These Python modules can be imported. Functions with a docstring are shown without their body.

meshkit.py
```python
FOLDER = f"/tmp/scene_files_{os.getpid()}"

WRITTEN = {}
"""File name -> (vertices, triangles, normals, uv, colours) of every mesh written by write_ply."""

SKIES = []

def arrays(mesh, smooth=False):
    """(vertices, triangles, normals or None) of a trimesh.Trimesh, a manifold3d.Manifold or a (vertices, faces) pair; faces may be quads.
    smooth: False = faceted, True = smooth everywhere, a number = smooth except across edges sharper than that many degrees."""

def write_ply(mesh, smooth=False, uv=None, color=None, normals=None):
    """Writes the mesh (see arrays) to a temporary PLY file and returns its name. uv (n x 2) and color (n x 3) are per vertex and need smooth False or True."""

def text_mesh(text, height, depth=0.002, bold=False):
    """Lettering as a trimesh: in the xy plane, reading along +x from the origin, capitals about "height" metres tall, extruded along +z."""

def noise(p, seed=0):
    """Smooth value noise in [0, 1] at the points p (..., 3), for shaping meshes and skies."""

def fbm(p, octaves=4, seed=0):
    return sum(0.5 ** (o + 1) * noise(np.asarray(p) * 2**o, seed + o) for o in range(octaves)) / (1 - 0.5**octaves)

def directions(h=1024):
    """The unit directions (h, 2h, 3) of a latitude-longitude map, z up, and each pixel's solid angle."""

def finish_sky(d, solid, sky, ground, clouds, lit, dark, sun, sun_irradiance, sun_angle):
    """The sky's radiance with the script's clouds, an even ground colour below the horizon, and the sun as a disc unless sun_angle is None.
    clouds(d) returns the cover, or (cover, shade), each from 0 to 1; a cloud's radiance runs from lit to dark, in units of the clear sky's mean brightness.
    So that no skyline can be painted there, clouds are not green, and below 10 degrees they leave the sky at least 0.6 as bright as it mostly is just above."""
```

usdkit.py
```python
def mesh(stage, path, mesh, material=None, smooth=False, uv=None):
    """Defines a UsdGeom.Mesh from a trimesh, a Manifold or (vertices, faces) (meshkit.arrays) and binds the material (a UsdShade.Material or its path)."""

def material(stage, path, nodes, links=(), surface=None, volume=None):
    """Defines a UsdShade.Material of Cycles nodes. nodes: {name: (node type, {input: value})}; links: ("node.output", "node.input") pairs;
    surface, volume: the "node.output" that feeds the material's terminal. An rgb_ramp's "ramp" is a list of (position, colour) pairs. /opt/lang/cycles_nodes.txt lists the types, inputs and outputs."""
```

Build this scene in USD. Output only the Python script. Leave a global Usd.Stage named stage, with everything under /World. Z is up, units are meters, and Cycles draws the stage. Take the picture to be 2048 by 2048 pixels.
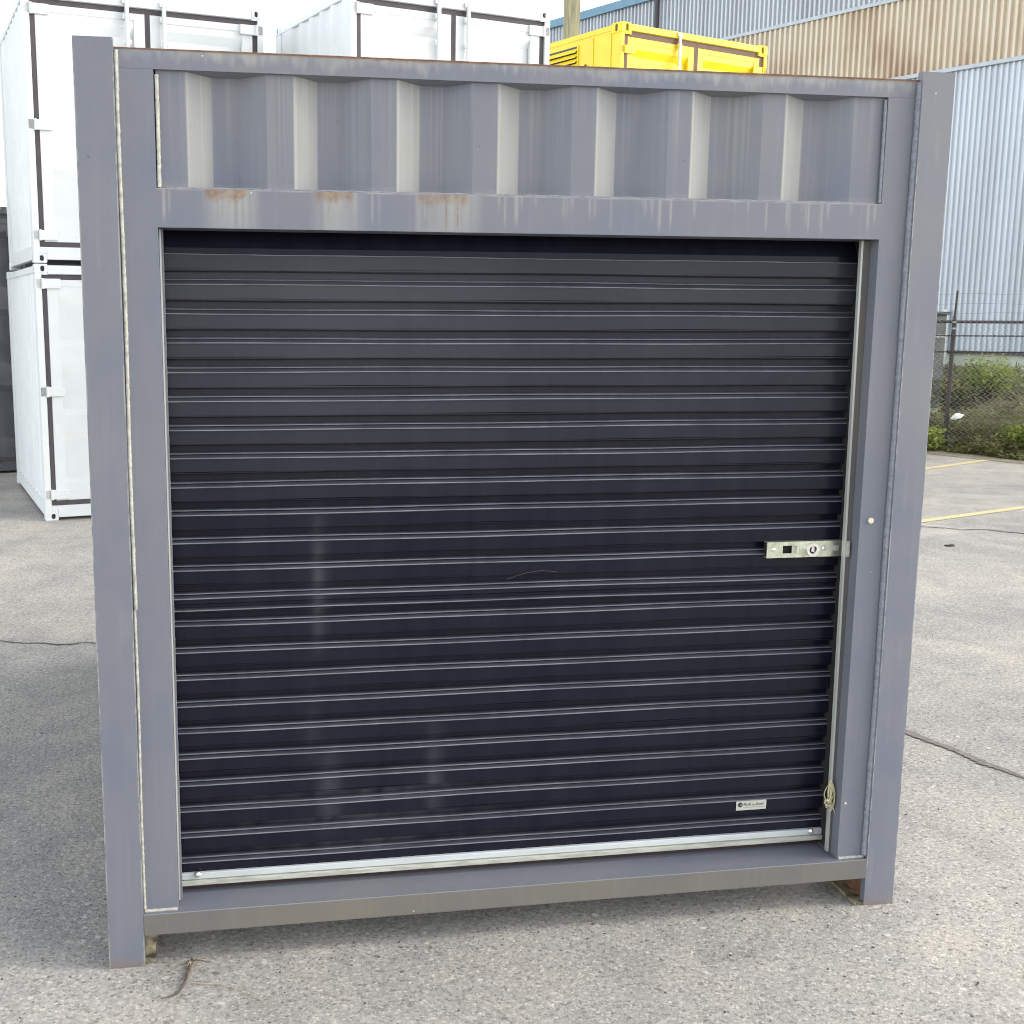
import math, random, numpy as np, trimesh, manifold3d, usdkit, meshkit
from pxr import Usd, UsdGeom, UsdLux, UsdShade, Gf, Sdf, Vt
from shapely.geometry import Polygon

stage = Usd.Stage.CreateInMemory()
UsdGeom.SetStageUpAxis(stage, UsdGeom.Tokens.z)
UsdGeom.SetStageMetersPerUnit(stage, 1.0)
world = UsdGeom.Xform.Define(stage, '/World'); stage.SetDefaultPrim(world.GetPrim())
UsdGeom.Scope.Define(stage, '/World/Looks')
RNG = np.random.default_rng(7); random.seed(7)

# ---------------------------------------------------------------- camera, sky, sun, exposure
CAM = (0.33443, -3.25454, 1.86252)
FWD = np.array([0.16687, 0.97195, -0.16571]); RGT = np.array([0.98572, -0.16831, 0.00545]); UPV = np.array([0.02259, 0.16426, 0.98616])
EXPOSURE = 1.0
SKY_STRENGTH = 0.14
SUN_INTENSITY = 0.135; SUN_ANGLE = 10.0; SUN_EL = math.radians(31.0)
SUN_H = np.array([0.985, -0.172]); SUN_H /= np.linalg.norm(SUN_H)
SUN = np.array([SUN_H[0]*math.cos(SUN_EL), SUN_H[1]*math.cos(SUN_EL), math.sin(SUN_EL)])

cam = UsdGeom.Camera.Define(stage, '/World/camera')
cam.CreateHorizontalApertureAttr(36.0); cam.CreateVerticalApertureAttr(36.0)
cam.CreateFocalLengthAttr(36.0*2384.78/2048)
cam.CreateHorizontalApertureOffsetAttr(36.0*(1024-838.98)/2048)
cam.CreateClippingRangeAttr(Gf.Vec2f(0.05, 2000)); cam.CreateExposureAttr(EXPOSURE)
cam.AddTransformOp().Set(Gf.Matrix4d(*RGT, 0, *UPV, 0, *(-FWD), 0, *CAM, 1))

dome = UsdLux.DomeLight.Define(stage, '/World/sky'); dome.CreateIntensityAttr(1.0)
usdkit.material(stage, '/World/Looks/sky_look', {
    'sky': ('sky_texture', {'sky_type': 'single_scattering', 'sun_disc': False, 'sun_elevation': SUN_EL, 'sun_rotation': math.atan2(SUN[0], SUN[1]), 'aerosol_density': 1.0}),
    'pale': ('hsv', {'saturation': 0.22, 'value': 1.3, 'fac': 1.0}),
    'tc': ('texture_coordinate', {}), 'n': ('noise_texture', {'scale': 2.2, 'detail': 5.0, 'roughness': 0.55}),
    'r': ('rgb_ramp', {'ramp': [(0.3, (0.55,)*3), (0.62, (1,)*3)]}),
    'mx': ('mix', {'mix_type': 'mix'}), 'bg': ('background_shader', {'strength': SKY_STRENGTH})},
    [('sky.color', 'pale.color'), ('tc.generated', 'n.vector'), ('n.fac', 'r.fac'), ('r.color', 'mx.fac'), ('sky.color', 'mx.color1'), ('pale.color', 'mx.color2'), ('mx.color', 'bg.color')], surface='bg.background')
UsdShade.MaterialBindingAPI.Apply(dome.GetPrim()).Bind(UsdShade.Material.Get(stage, '/World/Looks/sky_look'))
dome.GetPrim().SetCustomDataByKey('kind', 'structure'); dome.GetPrim().SetCustomDataByKey('label', 'bright white hazy sky above the stacked containers'); dome.GetPrim().SetCustomDataByKey('category', 'sky')

sun = UsdLux.DistantLight.Define(stage, '/World/sun')
sun.CreateIntensityAttr(SUN_INTENSITY); sun.CreateAngleAttr(SUN_ANGLE); sun.CreateNormalizeAttr(True); sun.CreateColorAttr(Gf.Vec3f(1.0, 0.89, 0.74))
_z = SUN; _x = np.cross([0, 0, 1.0], _z); _x /= np.linalg.norm(_x); _y = np.cross(_z, _x)
sun.AddTransformOp().Set(Gf.Matrix4d(*_x, 0, *_y, 0, *_z, 0, 0, 0, 30, 1))

# ---------------------------------------------------------------- helpers
def nz(x, f, seed): return meshkit.noise(np.stack([x*f, x*0, x*0], -1), seed)
USED = {}
def numbered(parent, name):
    k = (parent, name); USED[k] = USED.get(k, -1) + 1
    return name if USED[k] == 0 else f'{name}_{USED[k]:03d}'
def path_of(p): return str(p.GetPath()) if p is not None else '/World'
def tag(p, label=None, cat=None, group=None, kind=None):
    p = p.GetPrim() if hasattr(p, 'GetPrim') else p
    for k, v in (('label', label), ('category', cat), ('group', group), ('kind', kind)):
        if v: p.SetCustomDataByKey(k, v)
    return p
def obj(name, m, material, parent=None, smooth=False, attrs=None, label=None):
    par = path_of(parent); n = numbered(par, name)
    g = usdkit.mesh(stage, f'{par}/{n}', m, material, smooth=smooth)
    for k, v in (attrs or {}).items():
        UsdGeom.PrimvarsAPI(g).CreatePrimvar(k, Sdf.ValueTypeNames.FloatArray, 'vertex').Set(Vt.FloatArray.FromNumpy(np.asarray(v, np.float32)))
    if label: g.GetPrim().SetCustomDataByKey('label', label)
    return g.GetPrim()
def thing(name, label, cat, loc=(0, 0, 0), rz=0.0, group=None, kind=None):
    n = numbered('/World', name); x = UsdGeom.Xform.Define(stage, f'/World/{n}')
    x.AddTranslateOp().Set(Gf.Vec3d(*map(float, loc))); x.AddRotateZOp().Set(float(math.degrees(rz)))
    return tag(x, label, cat, group, kind)
def part(name, parent, label=None):
    par = path_of(parent); x = UsdGeom.Xform.Define(stage, f'{par}/{numbered(par, name)}').GetPrim()
    if label: x.SetCustomDataByKey('label', label)
    return x
def tm(m): 
    if isinstance(m, manifold3d.Manifold):
        q = m.to_mesh(); return trimesh.Trimesh(q.vert_properties[:, :3], q.tri_verts, process=False)
    return m
def cat(*ms): return trimesh.util.concatenate([tm(m) for m in ms])
def box(x0, x1, y0, y1, z0, z1, b=0.0):
    """axis box with chamfered edges b"""
    if b <= 0:
        m = trimesh.creation.box((x1-x0, y1-y0, z1-z0)); m.apply_translation(((x0+x1)/2, (y0+y1)/2, (z0+z1)/2)); return m
    pts = []
    for X, sx in ((x0, 1), (x1, -1)):
        for Y, sy in ((y0, 1), (y1, -1)):
            for Z, sz in ((z0, 1), (z1, -1)):
                pts += [(X, Y+sy*b, Z+sz*b), (X+sx*b, Y, Z+sz*b), (X+sx*b, Y+sy*b, Z)]
    return tm(manifold3d.Manifold.hull_points(np.array(pts)))
def cyl(a, b, r, n=12, r2=None):
    a, b = np.array(a, float), np.array(b, float); d = b-a; L = np.linalg.norm(d); d /= L
    t = np.array([0, 0, 1.0]) if abs(d[2]) < 0.9 else np.array([1.0, 0, 0]); u = np.cross(d, t); u /= np.linalg.norm(u); v = np.cross(d, u)
    th = np.arange(n)*2*np.pi/n; ring = np.cos(th)[:, None]*u+np.sin(th)[:, None]*v
    V = np.vstack([a+r*ring, b+(r if r2 is None else r2)*ring, [a], [b]]); F = []
    for i in range(n):
        j = (i+1) % n; F += [(i, j, n+j), (i, n+j, n+i), (2*n, j, i), (2*n+1, n+i, n+j)]
    m = trimesh.Trimesh(V, F, process=False); m.fix_normals(); return m
def tube(pts, r, n=6):
    pts = np.asarray(pts, float); rr = np.broadcast_to(r, len(pts)); T = np.gradient(pts, axis=0); T /= np.linalg.norm(T, axis=1, keepdims=True)
    V = []; F = []
    for i, p in enumerate(pts):
        t = np.array([0, 0, 1.0]) if abs(T[i][2]) < 0.8 else np.array([0, 1.0, 0]); u = np.cross(T[i], t); u /= np.linalg.norm(u); v = np.cross(T[i], u)
        for k in range(n):
            a = 2*np.pi*k/n; V.append(p+rr[i]*(math.cos(a)*u+math.sin(a)*v))
    for i in range(len(pts)-1):
        for k in range(n):
            a, b, c, d = i*n+k, i*n+(k+1) % n, (i+1)*n+(k+1) % n, (i+1)*n+k; F += [(a, b, c), (a, c, d)]
    V += [pts[0], pts[-1]]; o = len(pts)*n
    for k in range(n): F += [(o, (k+1) % n, k), (o+1, o-n+k, o-n+(k+1) % n)]
    m = trimesh.Trimesh(np.array(V), F, process=False); m.fix_normals(); return m
def extrude_profile(prof, a, b, axis='x'):
    """open or closed polyline profile swept straight; prof = points (p,q); axis x: (y,z) profile, axis z: (x,y) profile."""
    prof = np.asarray(prof, float); n = len(prof); V = []
    for s in (a, b):
        for p, q in prof: V.append((s, p, q) if axis == 'x' else ((p, s, q) if axis == 'y' else (p, q, s)))
    F = []
    for i in range(n-1): F += [(i, i+1, n+i+1), (i, n+i+1, n+i)]
    return trimesh.Trimesh(np.array(V), F, process=False)
def sheet(prof, a, b, axis, off):
    """thin sheet from an open profile: closed loop with thickness by offset vector off (in profile plane)."""
    prof = np.asarray(prof, float); loop = np.vstack([prof, (prof+np.asarray(off))[::-1], prof[:1]])
    m = extrude_profile(loop, a, b, axis)
    n = len(prof); k = len(loop); F = list(m.faces)
    for base, flip in ((0, 0), (k, 1)):
        for i in range(n-1):
            q = [base+i, base+i+1, base+2*n-2-i, base+2*n-1-i]
            t = [(q[0], q[1], q[2]), (q[0], q[2], q[3])]; F += [x[::-1] if flip else x for x in t]
    m = trimesh.Trimesh(m.vertices, F, process=True); m.fix_normals(); return m
def grid_face(x0, x1, z0, z1, y, nx, nz, depth):
    """a slab whose front face is a fine grid (for per-vertex stains)"""
    xs = np.linspace(x0, x1, nx); zs = np.linspace(z0, z1, nz); X, Z = np.meshgrid(xs, zs)
    V = np.stack([X.ravel(), np.full(X.size, y), Z.ravel()], 1); F = []
    i = np.arange(nz-1)[:, None]*nx+np.arange(nx-1)[None]; i = i.ravel()
    F = np.vstack([np.stack([i, i+1, i+nx+1], 1), np.stack([i, i+nx+1, i+nx], 1)])
    B = box(x0, x1, y+0.0, y+depth, z0, z1)
    keep = B.face_normals[:, 1] > -0.5
    Vb, Fb = np.array(B.vertices), np.array(B.faces)[keep]
    return trimesh.Trimesh(np.vstack([V, Vb]), np.vstack([F, Fb+len(V)]), process=False), X.ravel(), Z.ravel(), len(Vb)

# ---------------------------------------------------------------- materials
def M(name, nodes, links=(), surface='p.BSDF'): return usdkit.material(stage, f'/World/Looks/{name}', nodes, links, surface=surface)
def lin(*c): return tuple(((x/255)/12.92 if x/255 <= .04045 else (((x/255)+.055)/1.055)**2.4) for x in c)
def plain(name, col, rough=0.5, metallic=0.0, var=0.12, scale=8.0, bump=0.0, bscale=200.0, spec=0.5, stretch=(1, 1, 1)):
    c = np.array(col)
    nodes = {'g': ('geometry', {}), 'mp': ('mapping', {'scale': stretch}), 'n': ('noise_texture', {'scale': scale, 'detail': 6.0, 'roughness': 0.6}),
             'r': ('rgb_ramp', {'ramp': [(0.3, tuple(c*(1-var))), (0.7, tuple(np.minimum(c*(1+var), 1)))]}),
             'p': ('principled_bsdf', {'roughness': rough, 'metallic': metallic, 'specular_ior_level': spec})}
    links = [('g.position', 'mp.vector'), ('mp.vector', 'n.vector'), ('n.fac', 'r.fac'), ('r.color', 'p.base_color')]
    if bump > 0:
        nodes['n2'] = ('noise_texture', {'scale': bscale, 'detail': 3.0}); nodes['b'] = ('bump', {'strength': bump, 'distance': 0.002})
        links += [('g.position', 'n2.vector'), ('n2.fac', 'b.height'), ('b.normal', 'p.normal')]
    return M(name, nodes, links)

def grey_paint(name, base, pale=(0.37, 0.365, 0.315), rustc=(0.19, 0.115, 0.062)):
    b = np.array(base)
    return M(name, {
        'g': ('geometry', {}),
        'mp': ('mapping', {'scale': (1, 1, 1)}), 'n': ('noise_texture', {'scale': 2.3, 'detail': 5.0, 'roughness': 0.6}),
        'r': ('rgb_ramp', {'ramp': [(0.32, tuple(b*np.array([0.84, 0.89, 0.98]))), (0.5, tuple(b)), (0.68, tuple(b*np.array([1.10, 1.09, 1.0])))]}),
        'vs': ('voronoi_texture', {'scale': 34.0}), 'vc': ('separate_color', {}), 'vt': ('math', {'math_type': 'greater_than', 'value2': 0.955}), 'vd': ('math', {'math_type': 'less_than', 'value2': 0.075}), 'vm': ('math', {'math_type': 'multiply'}), 'vr': ('rgb_ramp', {'ramp': [(0.0, (0.10, 0.06, 0.04)), (0.45, (0.16, 0.11, 0.08)), (0.5, (0.45, 0.45, 0.43)), (1.0, (0.52, 0.52, 0.5))]}), 'm4': ('mix', {'mix_type': 'mix'}),
        'nd': ('noise_texture', {'scale': 1.7, 'detail': 1.0}), 'bo': ('bump', {'strength': 0.5, 'distance': 0.02}),
        'ms': ('mapping', {'scale': (26, 26, 0.9)}), 'ns': ('noise_texture', {'scale': 2.0, 'detail': 4.0, 'roughness': 0.65}),
        'rs': ('rgb_ramp', {'ramp': [(0.52, (0, 0, 0)), (0.75, (0.22,)*3)]}),
        'm1': ('mix', {'mix_type': 'mix', 'color2': tuple(b*1.35+0.02)}),
        'ap': ('attribute', {'attribute': 'pale'}), 'm2': ('mix', {'mix_type': 'mix', 'color2': pale}),
        'ar': ('attribute', {'attribute': 'rust'}), 'nr': ('noise_texture', {'scale': 90.0, 'detail': 4.0}),
        'rc': ('rgb_ramp', {'ramp': [(0.3, tuple(np.array(rustc)*0.7)), (0.7, tuple(np.array(rustc)*1.5))]}), 'm3': ('mix', {'mix_type': 'mix'}),
        'no': ('noise_texture', {'scale': 420.0, 'detail': 2.0}), 'nl': ('noise_texture', {'scale': 5.0, 'detail': 2.0}),
        'ad': ('math', {'math_type': 'multiply_add', 'value2': 0.25}), 'bm': ('bump', {'strength': 0.10, 'distance': 0.003}),
        'rr': ('rgb_ramp', {'ramp': [(0.3, (0.42,)*3), (0.7, (0.58,)*3)]}),
        'p': ('principled_bsdf', {'specular_ior_level': 0.4})},
        [('g.position', 'mp.vector'), ('mp.vector', 'n.vector'), ('n.fac', 'r.fac'), ('g.position', 'ms.vector'), ('ms.vector', 'ns.vector'), ('ns.fac', 'rs.fac'),
         ('r.color', 'm1.color1'), ('rs.color', 'm1.fac'), ('m1.color', 'm2.color1'), ('ap.fac', 'm2.fac'), ('m2.color', 'm3.color1'), ('g.position', 'nr.vector'), ('nr.fac', 'rc.fac'),
         ('rc.color', 'm3.color2'), ('ar.fac', 'm3.fac'), ('g.position', 'vs.vector'), ('vs.color', 'vc.color'), ('vc.r', 'vt.value1'), ('vs.distance', 'vd.value1'), ('vt.value', 'vm.value1'), ('vd.value', 'vm.value2'), ('vc.g', 'vr.fac'), ('m3.color', 'm4.color1'), ('vr.color', 'm4.color2'), ('vm.value', 'm4.fac'), ('m4.color', 'p.base_color'), ('g.position', 'nd.vector'), ('nd.fac', 'bo.height'), ('bo.normal', 'bm.normal'), ('g.position', 'no.vector'), ('g.position', 'nl.vector'), ('no.fac', 'ad.value1'), ('nl.fac', 'ad.value3'),
         ('ad.value', 'bm.height'), ('bm.normal', 'p.normal'), ('n.fac', 'rr.fac'), ('rr.color', 'p.roughness')])

GREY = grey_paint('grey_container_paint', (0.155, 0.160, 0.185))
GREY_DIRTY = grey_paint('dirty_grey_paint', (0.140, 0.129, 0.115))
WELD = plain('pale_weld_bead', (0.42, 0.41, 0.35), 0.6, var=0.35, scale=60, bump=0.6, bscale=150)  # lighter weld copy: sunlight on the left beads put into the colour
WELD_GREY = plain('painted_weld_bead', (0.20, 0.21, 0.24), 0.5, var=0.25, scale=80, bump=0.5, bscale=160)
SLAT = M('dark_door_paint', {
    'g': ('geometry', {}), 'mp': ('mapping', {'scale': (9, 9, 0.35)}), 'n': ('noise_texture', {'scale': 1.6, 'detail': 4.0, 'roughness': 0.6}),
    'r': ('rgb_ramp', {'ramp': [(0.35, (0.006, 0.006, 0.0135)), (0.75, (0.010, 0.010, 0.018))]}),
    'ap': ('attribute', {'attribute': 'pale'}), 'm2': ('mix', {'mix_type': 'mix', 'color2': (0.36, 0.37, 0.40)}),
    'nd': ('noise_texture', {'scale': 260.0, 'detail': 3.0}), 'bm': ('bump', {'strength': 0.06, 'distance': 0.002}),
    'rr': ('rgb_ramp', {'ramp': [(0.3, (0.20,)*3), (0.7, (0.27,)*3)]}),
    'p': ('principled_bsdf', {'specular_ior_level': 0.19})},
    [('g.position', 'mp.vector'), ('mp.vector', 'n.vector'), ('n.fac', 'r.fac'), ('r.color', 'm2.color1'), ('ap.fac', 'm2.fac'), ('m2.color', 'p.base_color'),
     ('g.position', 'nd.vector'), ('nd.fac', 'bm.height'), ('bm.normal', 'p.normal'), ('n.fac', 'rr.fac'), ('rr.color', 'p.roughness')])
GALV = plain('galvanised_steel', (0.55, 0.56, 0.52), 0.42, 0.5, var=0.15, scale=50, stretch=(1, 1, 0.06))
ALU = plain('mill_aluminium', (0.60, 0.63, 0.62), 0.42, 0.35, var=0.10, scale=30, stretch=(0.15, 1, 1))
ALU_DIRTY = plain('dirty_aluminium', (0.42, 0.42, 0.36), 0.6, 0.15, var=0.3, scale=60, stretch=(0.25, 1, 2))
ZINC = plain('zinc_plated_latch', (0.58, 0.60, 0.47), 0.30, 0.85, var=0.25, scale=40)
BRIGHT = plain('bright_steel', (0.80, 0.78, 0.74), 0.25, 0.9, var=0.1, scale=40)
BLACKV = plain('dark_void', (0.012, 0.010, 0.010), 0.8)
RUBBER_RED = plain('dark_red_seal', (0.035, 0.018, 0.018), 0.7)
PLUGM = plain('cream_plug', (0.62, 0.59, 0.42), 0.5)
STICKER = plain('silver_sticker', (0.52, 0.52, 0.45), 0.42, 0.2, var=0.06)
INK = plain('black_ink', (0.03, 0.03, 0.03), 0.5)
INK_GREY = plain('faded_ink', (0.20, 0.20, 0.18), 0.5)
ROPE = plain('frayed_rope_fibre', (0.46, 0.41, 0.25), 0.8, var=0.3, scale=60)
WHITEP = plain('white_container_paint', (0.68, 0.70, 0.69), 0.42, var=0.05, scale=3)
YELLOWP = plain('yellow_container_paint', (0.80, 0.60, 0.012), 0.40, var=0.07, scale=3)
DARKGREYP = plain('dark_grey_paint', (0.085, 0.088, 0.098), 0.5, var=0.2, scale=5)
GASKET = plain('rubber_gasket', (0.065, 0.055, 0.060), 0.7, var=0.15)
GASKET_BR = plain('brown_gasket', (0.14, 0.075, 0.05), 0.7, var=0.15)
HOLE = plain('dark_hole', (0.09, 0.075, 0.08), 0.8)
RUSTY = plain('rusty_steel', (0.17, 0.085, 0.05), 0.8, var=0.4, scale=40)
DIRTSTEEL = plain('muddy_steel', (0.22, 0.19, 0.12), 0.8, var=0.85, scale=38, bump=0.5, bscale=90)
WOOD = plain('weathered_pole_wood', (0.30, 0.28, 0.17), 0.8, var=0.45, scale=6, stretch=(5, 5, 0.3), bump=0.4, bscale=30)
CLAD_UP = plain('grey_metal_cladding', (0.50, 0.53, 0.56), 0.42, 0.1, var=0.12, scale=0.8, stretch=(4, 4, 0.4))
CLAD_LOW = plain('pale_blue_metal_cladding', (0.55, 0.60, 0.66), 0.42, 0.1, var=0.10, scale=0.8, stretch=(4, 4, 0.4))
CLAD_RUST = M('rust_stained_cladding', {
    'g': ('geometry', {}), 'mp': ('mapping', {'scale': (3, 3, 0.25)}), 'n': ('noise_texture', {'scale': 1.3, 'detail': 8.0, 'roughness': 0.7}),
    'n2': ('noise_texture', {'scale': 0.55, 'detail': 3.0}), 'ad': ('math', {'math_type': 'multiply_add', 'value2': 0.6}),
    'r': ('rgb_ramp', {'ramp': [(0.50, (0.70, 0.66, 0.56)), (0.80, (0.62, 0.54, 0.42)), (1.0, (0.47, 0.34, 0.24))]}),
    'p': ('principled_bsdf', {'roughness': 0.65})},
    [('g.position', 'mp.vector'), ('mp.vector', 'n.vector'), ('g.position', 'n2.vector'), ('n.fac', 'ad.value1'), ('n2.fac', 'ad.value3'), ('ad.value', 'r.fac'), ('r.color', 'p.base_color')])
FASCIA = plain('blue_fascia', (0.12, 0.25, 0.34), 0.45)
TRIM = plain('grey_flashing', (0.42, 0.46, 0.50), 0.4)
DARKPIPE = plain('dark_downpipe', (0.06, 0.05, 0.06), 0.5)
PLINTH = plain('pale_concrete_plinth', (0.50, 0.53, 0.44), 0.8, var=0.2, scale=2)
CABM = plain('weathered_grey_metal', (0.13, 0.135, 0.12), 0.7, var=0.3, scale=3)
FENCE_DARK = plain('dark_fence_paint', (0.035, 0.026, 0.024), 0.5, var=0.3, scale=20)
WIRE = plain('galvanised_wire', (0.26, 0.28, 0.28), 0.5, 0.0, var=0.3, scale=5)
PAPER = plain('white_paper', (0.80, 0.83, 0.82), 0.7)
CHIPM = plain('dark_debris', (0.03, 0.025, 0.02), 0.8)
YLINE = M('yellow_road_paint', {'g': ('geometry', {}), 'n': ('noise_texture', {'scale': 30.0, 'detail': 6.0, 'roughness': 0.7}),
    'r': ('rgb_ramp', {'ramp': [(0.30, (0.30, 0.27, 0.19)), (0.48, (0.62, 0.52, 0.26)), (0.8, (0.70, 0.59, 0.32))]}), 'p': ('principled_bsdf', {'roughness': 0.7})},
    [('g.position', 'n.vector'), ('n.fac', 'r.fac'), ('r.color', 'p.base_color')])
CRACK = plain('dark_crack_fill', (0.06, 0.052, 0.045), 0.85, var=0.5, scale=25)
CRACK_BR = plain('brown_crack_fill', (0.20, 0.17, 0.152), 0.85, var=0.3, scale=18, bump=0.5, bscale=120)
TWIG = plain('brown_dry_frond', (0.12, 0.085, 0.065), 0.8, var=0.4, scale=60)
STRAW = plain('pale_straw', (0.42, 0.36, 0.24), 0.7, var=0.2, scale=40)

ASPHALT = M('aged_asphalt', {
    'g': ('geometry', {}),
    'nL': ('noise_texture', {'scale': 0.55, 'detail': 5.0, 'roughness': 0.6, 'distortion': 0.6}), 'rL': ('rgb_ramp', {'ramp': [(0.30, (0.325, 0.313, 0.290)), (0.47, (0.39, 0.370, 0.333)), (0.60, (0.445, 0.416, 0.366)), (0.75, (0.47, 0.434, 0.375))]}),
    'nP': ('noise_texture', {'scale': 2.6, 'detail': 6.0, 'roughness': 0.65, 'distortion': 0.8}), 'rP': ('rgb_ramp', {'ramp': [(0.30, (0.80, 0.80, 0.82)), (0.55, (1.0, 1.0, 1.0)), (0.72, (1.13, 1.10, 1.05))]}), 'mp': ('mix', {'mix_type': 'multiply', 'fac': 1.0}),
    'nM': ('noise_texture', {'scale': 60.0, 'detail': 6.0, 'roughness': 0.75}), 'rM': ('rgb_ramp', {'ramp': [(0.28, (0.55,)*3), (0.5, (1.0,)*3), (0.72, (1.32,)*3)]}), 'mu': ('mix', {'mix_type': 'multiply', 'fac': 1.0}),
    'nw': ('noise_texture', {'scale': 150.0, 'detail': 2.0}), 'wv': ('mix', {'mix_type': 'add', 'fac': 0.012}),
    'v': ('voronoi_texture', {'scale': 128.0}), 'sp': ('separate_color', {}), 'rc': ('rgb_ramp', {'ramp': [(0.0, (0.28, 0.27, 0.26)), (0.07, (0.38, 0.37, 0.36)), (0.12, (0.80, 0.80, 0.80)), (0.5, (1, 1, 1)), (0.84, (1.10, 1.09, 1.07)), (0.92, (1.5, 1.48, 1.42)), (1.0, (1.85, 1.8, 1.72))]}), 'mv': ('mix', {'mix_type': 'multiply', 'fac': 0.55}),
    'v2': ('voronoi_texture', {'scale': 46.0}), 's2': ('separate_color', {}), 'nT': ('noise_texture', {'scale': 3.0, 'detail': 2.0}), 'sz': ('math', {'math_type': 'multiply_add', 'value2': 0.55, 'value3': 0.02}), 'l2': ('math', {'math_type': 'less_than'}),
    't2': ('math', {'math_type': 'greater_than', 'value2': 0.88}), 'm2': ('math', {'math_type': 'multiply'}), 'f2': ('math', {'math_type': 'multiply', 'value2': 0.68}), 'c2': ('rgb_ramp', {'ramp': [(0.0, (0.10, 0.095, 0.09)), (0.22, (0.20, 0.17, 0.15)), (0.3, (0.55, 0.52, 0.46)), (1.0, (0.72, 0.70, 0.65))]}), 'mx2': ('mix', {'mix_type': 'mix'}),
    'bh': ('math', {'math_type': 'multiply_add', 'value2': -0.8}), 'bm': ('bump', {'strength': 0.5, 'distance': 0.005}),
    'p': ('principled_bsdf', {'roughness': 0.85, 'specular_ior_level': 0.3})},
    [('g.position', 'nL.vector'), ('nL.fac', 'rL.fac'), ('g.position', 'nP.vector'), ('nP.fac', 'rP.fac'), ('rL.color', 'mp.color1'), ('rP.color', 'mp.color2'),
     ('g.position', 'nM.vector'), ('nM.fac', 'rM.fac'), ('mp.color', 'mu.color1'), ('rM.color', 'mu.color2'),
     ('g.position', 'nw.vector'), ('g.position', 'wv.color1'), ('nw.color', 'wv.color2'), ('wv.color', 'v.vector'), ('v.color', 'sp.color'), ('sp.r', 'rc.fac'), ('mu.color', 'mv.color1'), ('rc.color', 'mv.color2'),
     ('wv.color', 'v2.vector'), ('v2.color', 's2.color'), ('s2.b', 'sz.value1'), ('v2.distance', 'l2.value1'), ('sz.value', 'l2.value2'), ('s2.g', 't2.value1'), ('l2.value', 'm2.value1'), ('t2.value', 'm2.value2'), ('m2.value', 'f2.value1'),
     ('s2.r', 'c2.fac'), ('mv.color', 'mx2.color1'), ('c2.color', 'mx2.color2'), ('f2.value', 'mx2.fac'),
     ('mx2.color', 'p.base_color'), ('v.distance', 'bh.value1'), ('nM.fac', 'bh.value3'), ('bh.value', 'bm.height'), ('bm.normal', 'p.normal')])
EARTH = plain('dry_earth', (0.24, 0.21, 0.145), 0.9, var=0.4, scale=6, bump=0.6, bscale=20)
def leaf_mat(name, c1, c2):
    return M(name, {'g': ('geometry', {}), 'r': ('rgb_ramp', {'ramp': [(0.0, c1), (1.0, c2)]}), 'p': ('principled_bsdf', {'roughness': 0.5}), 't': ('translucent_bsdf', {}), 'mx': ('mix_closure', {'fac': 0.42})},
             [('g.random_per_island', 'r.fac'), ('r.color', 'p.base_color'), ('r.color', 't.color'), ('p.BSDF', 'mx.closure1'), ('t.BSDF', 'mx.closure2')], surface='mx.closure')
LEAF = leaf_mat('weed_leaf', (0.21, 0.21, 0.085), (0.56, 0.54, 0.28))
LEAF_BRIGHT = leaf_mat('bright_leaf', (0.26, 0.32, 0.07), (0.52, 0.58, 0.20))
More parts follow.
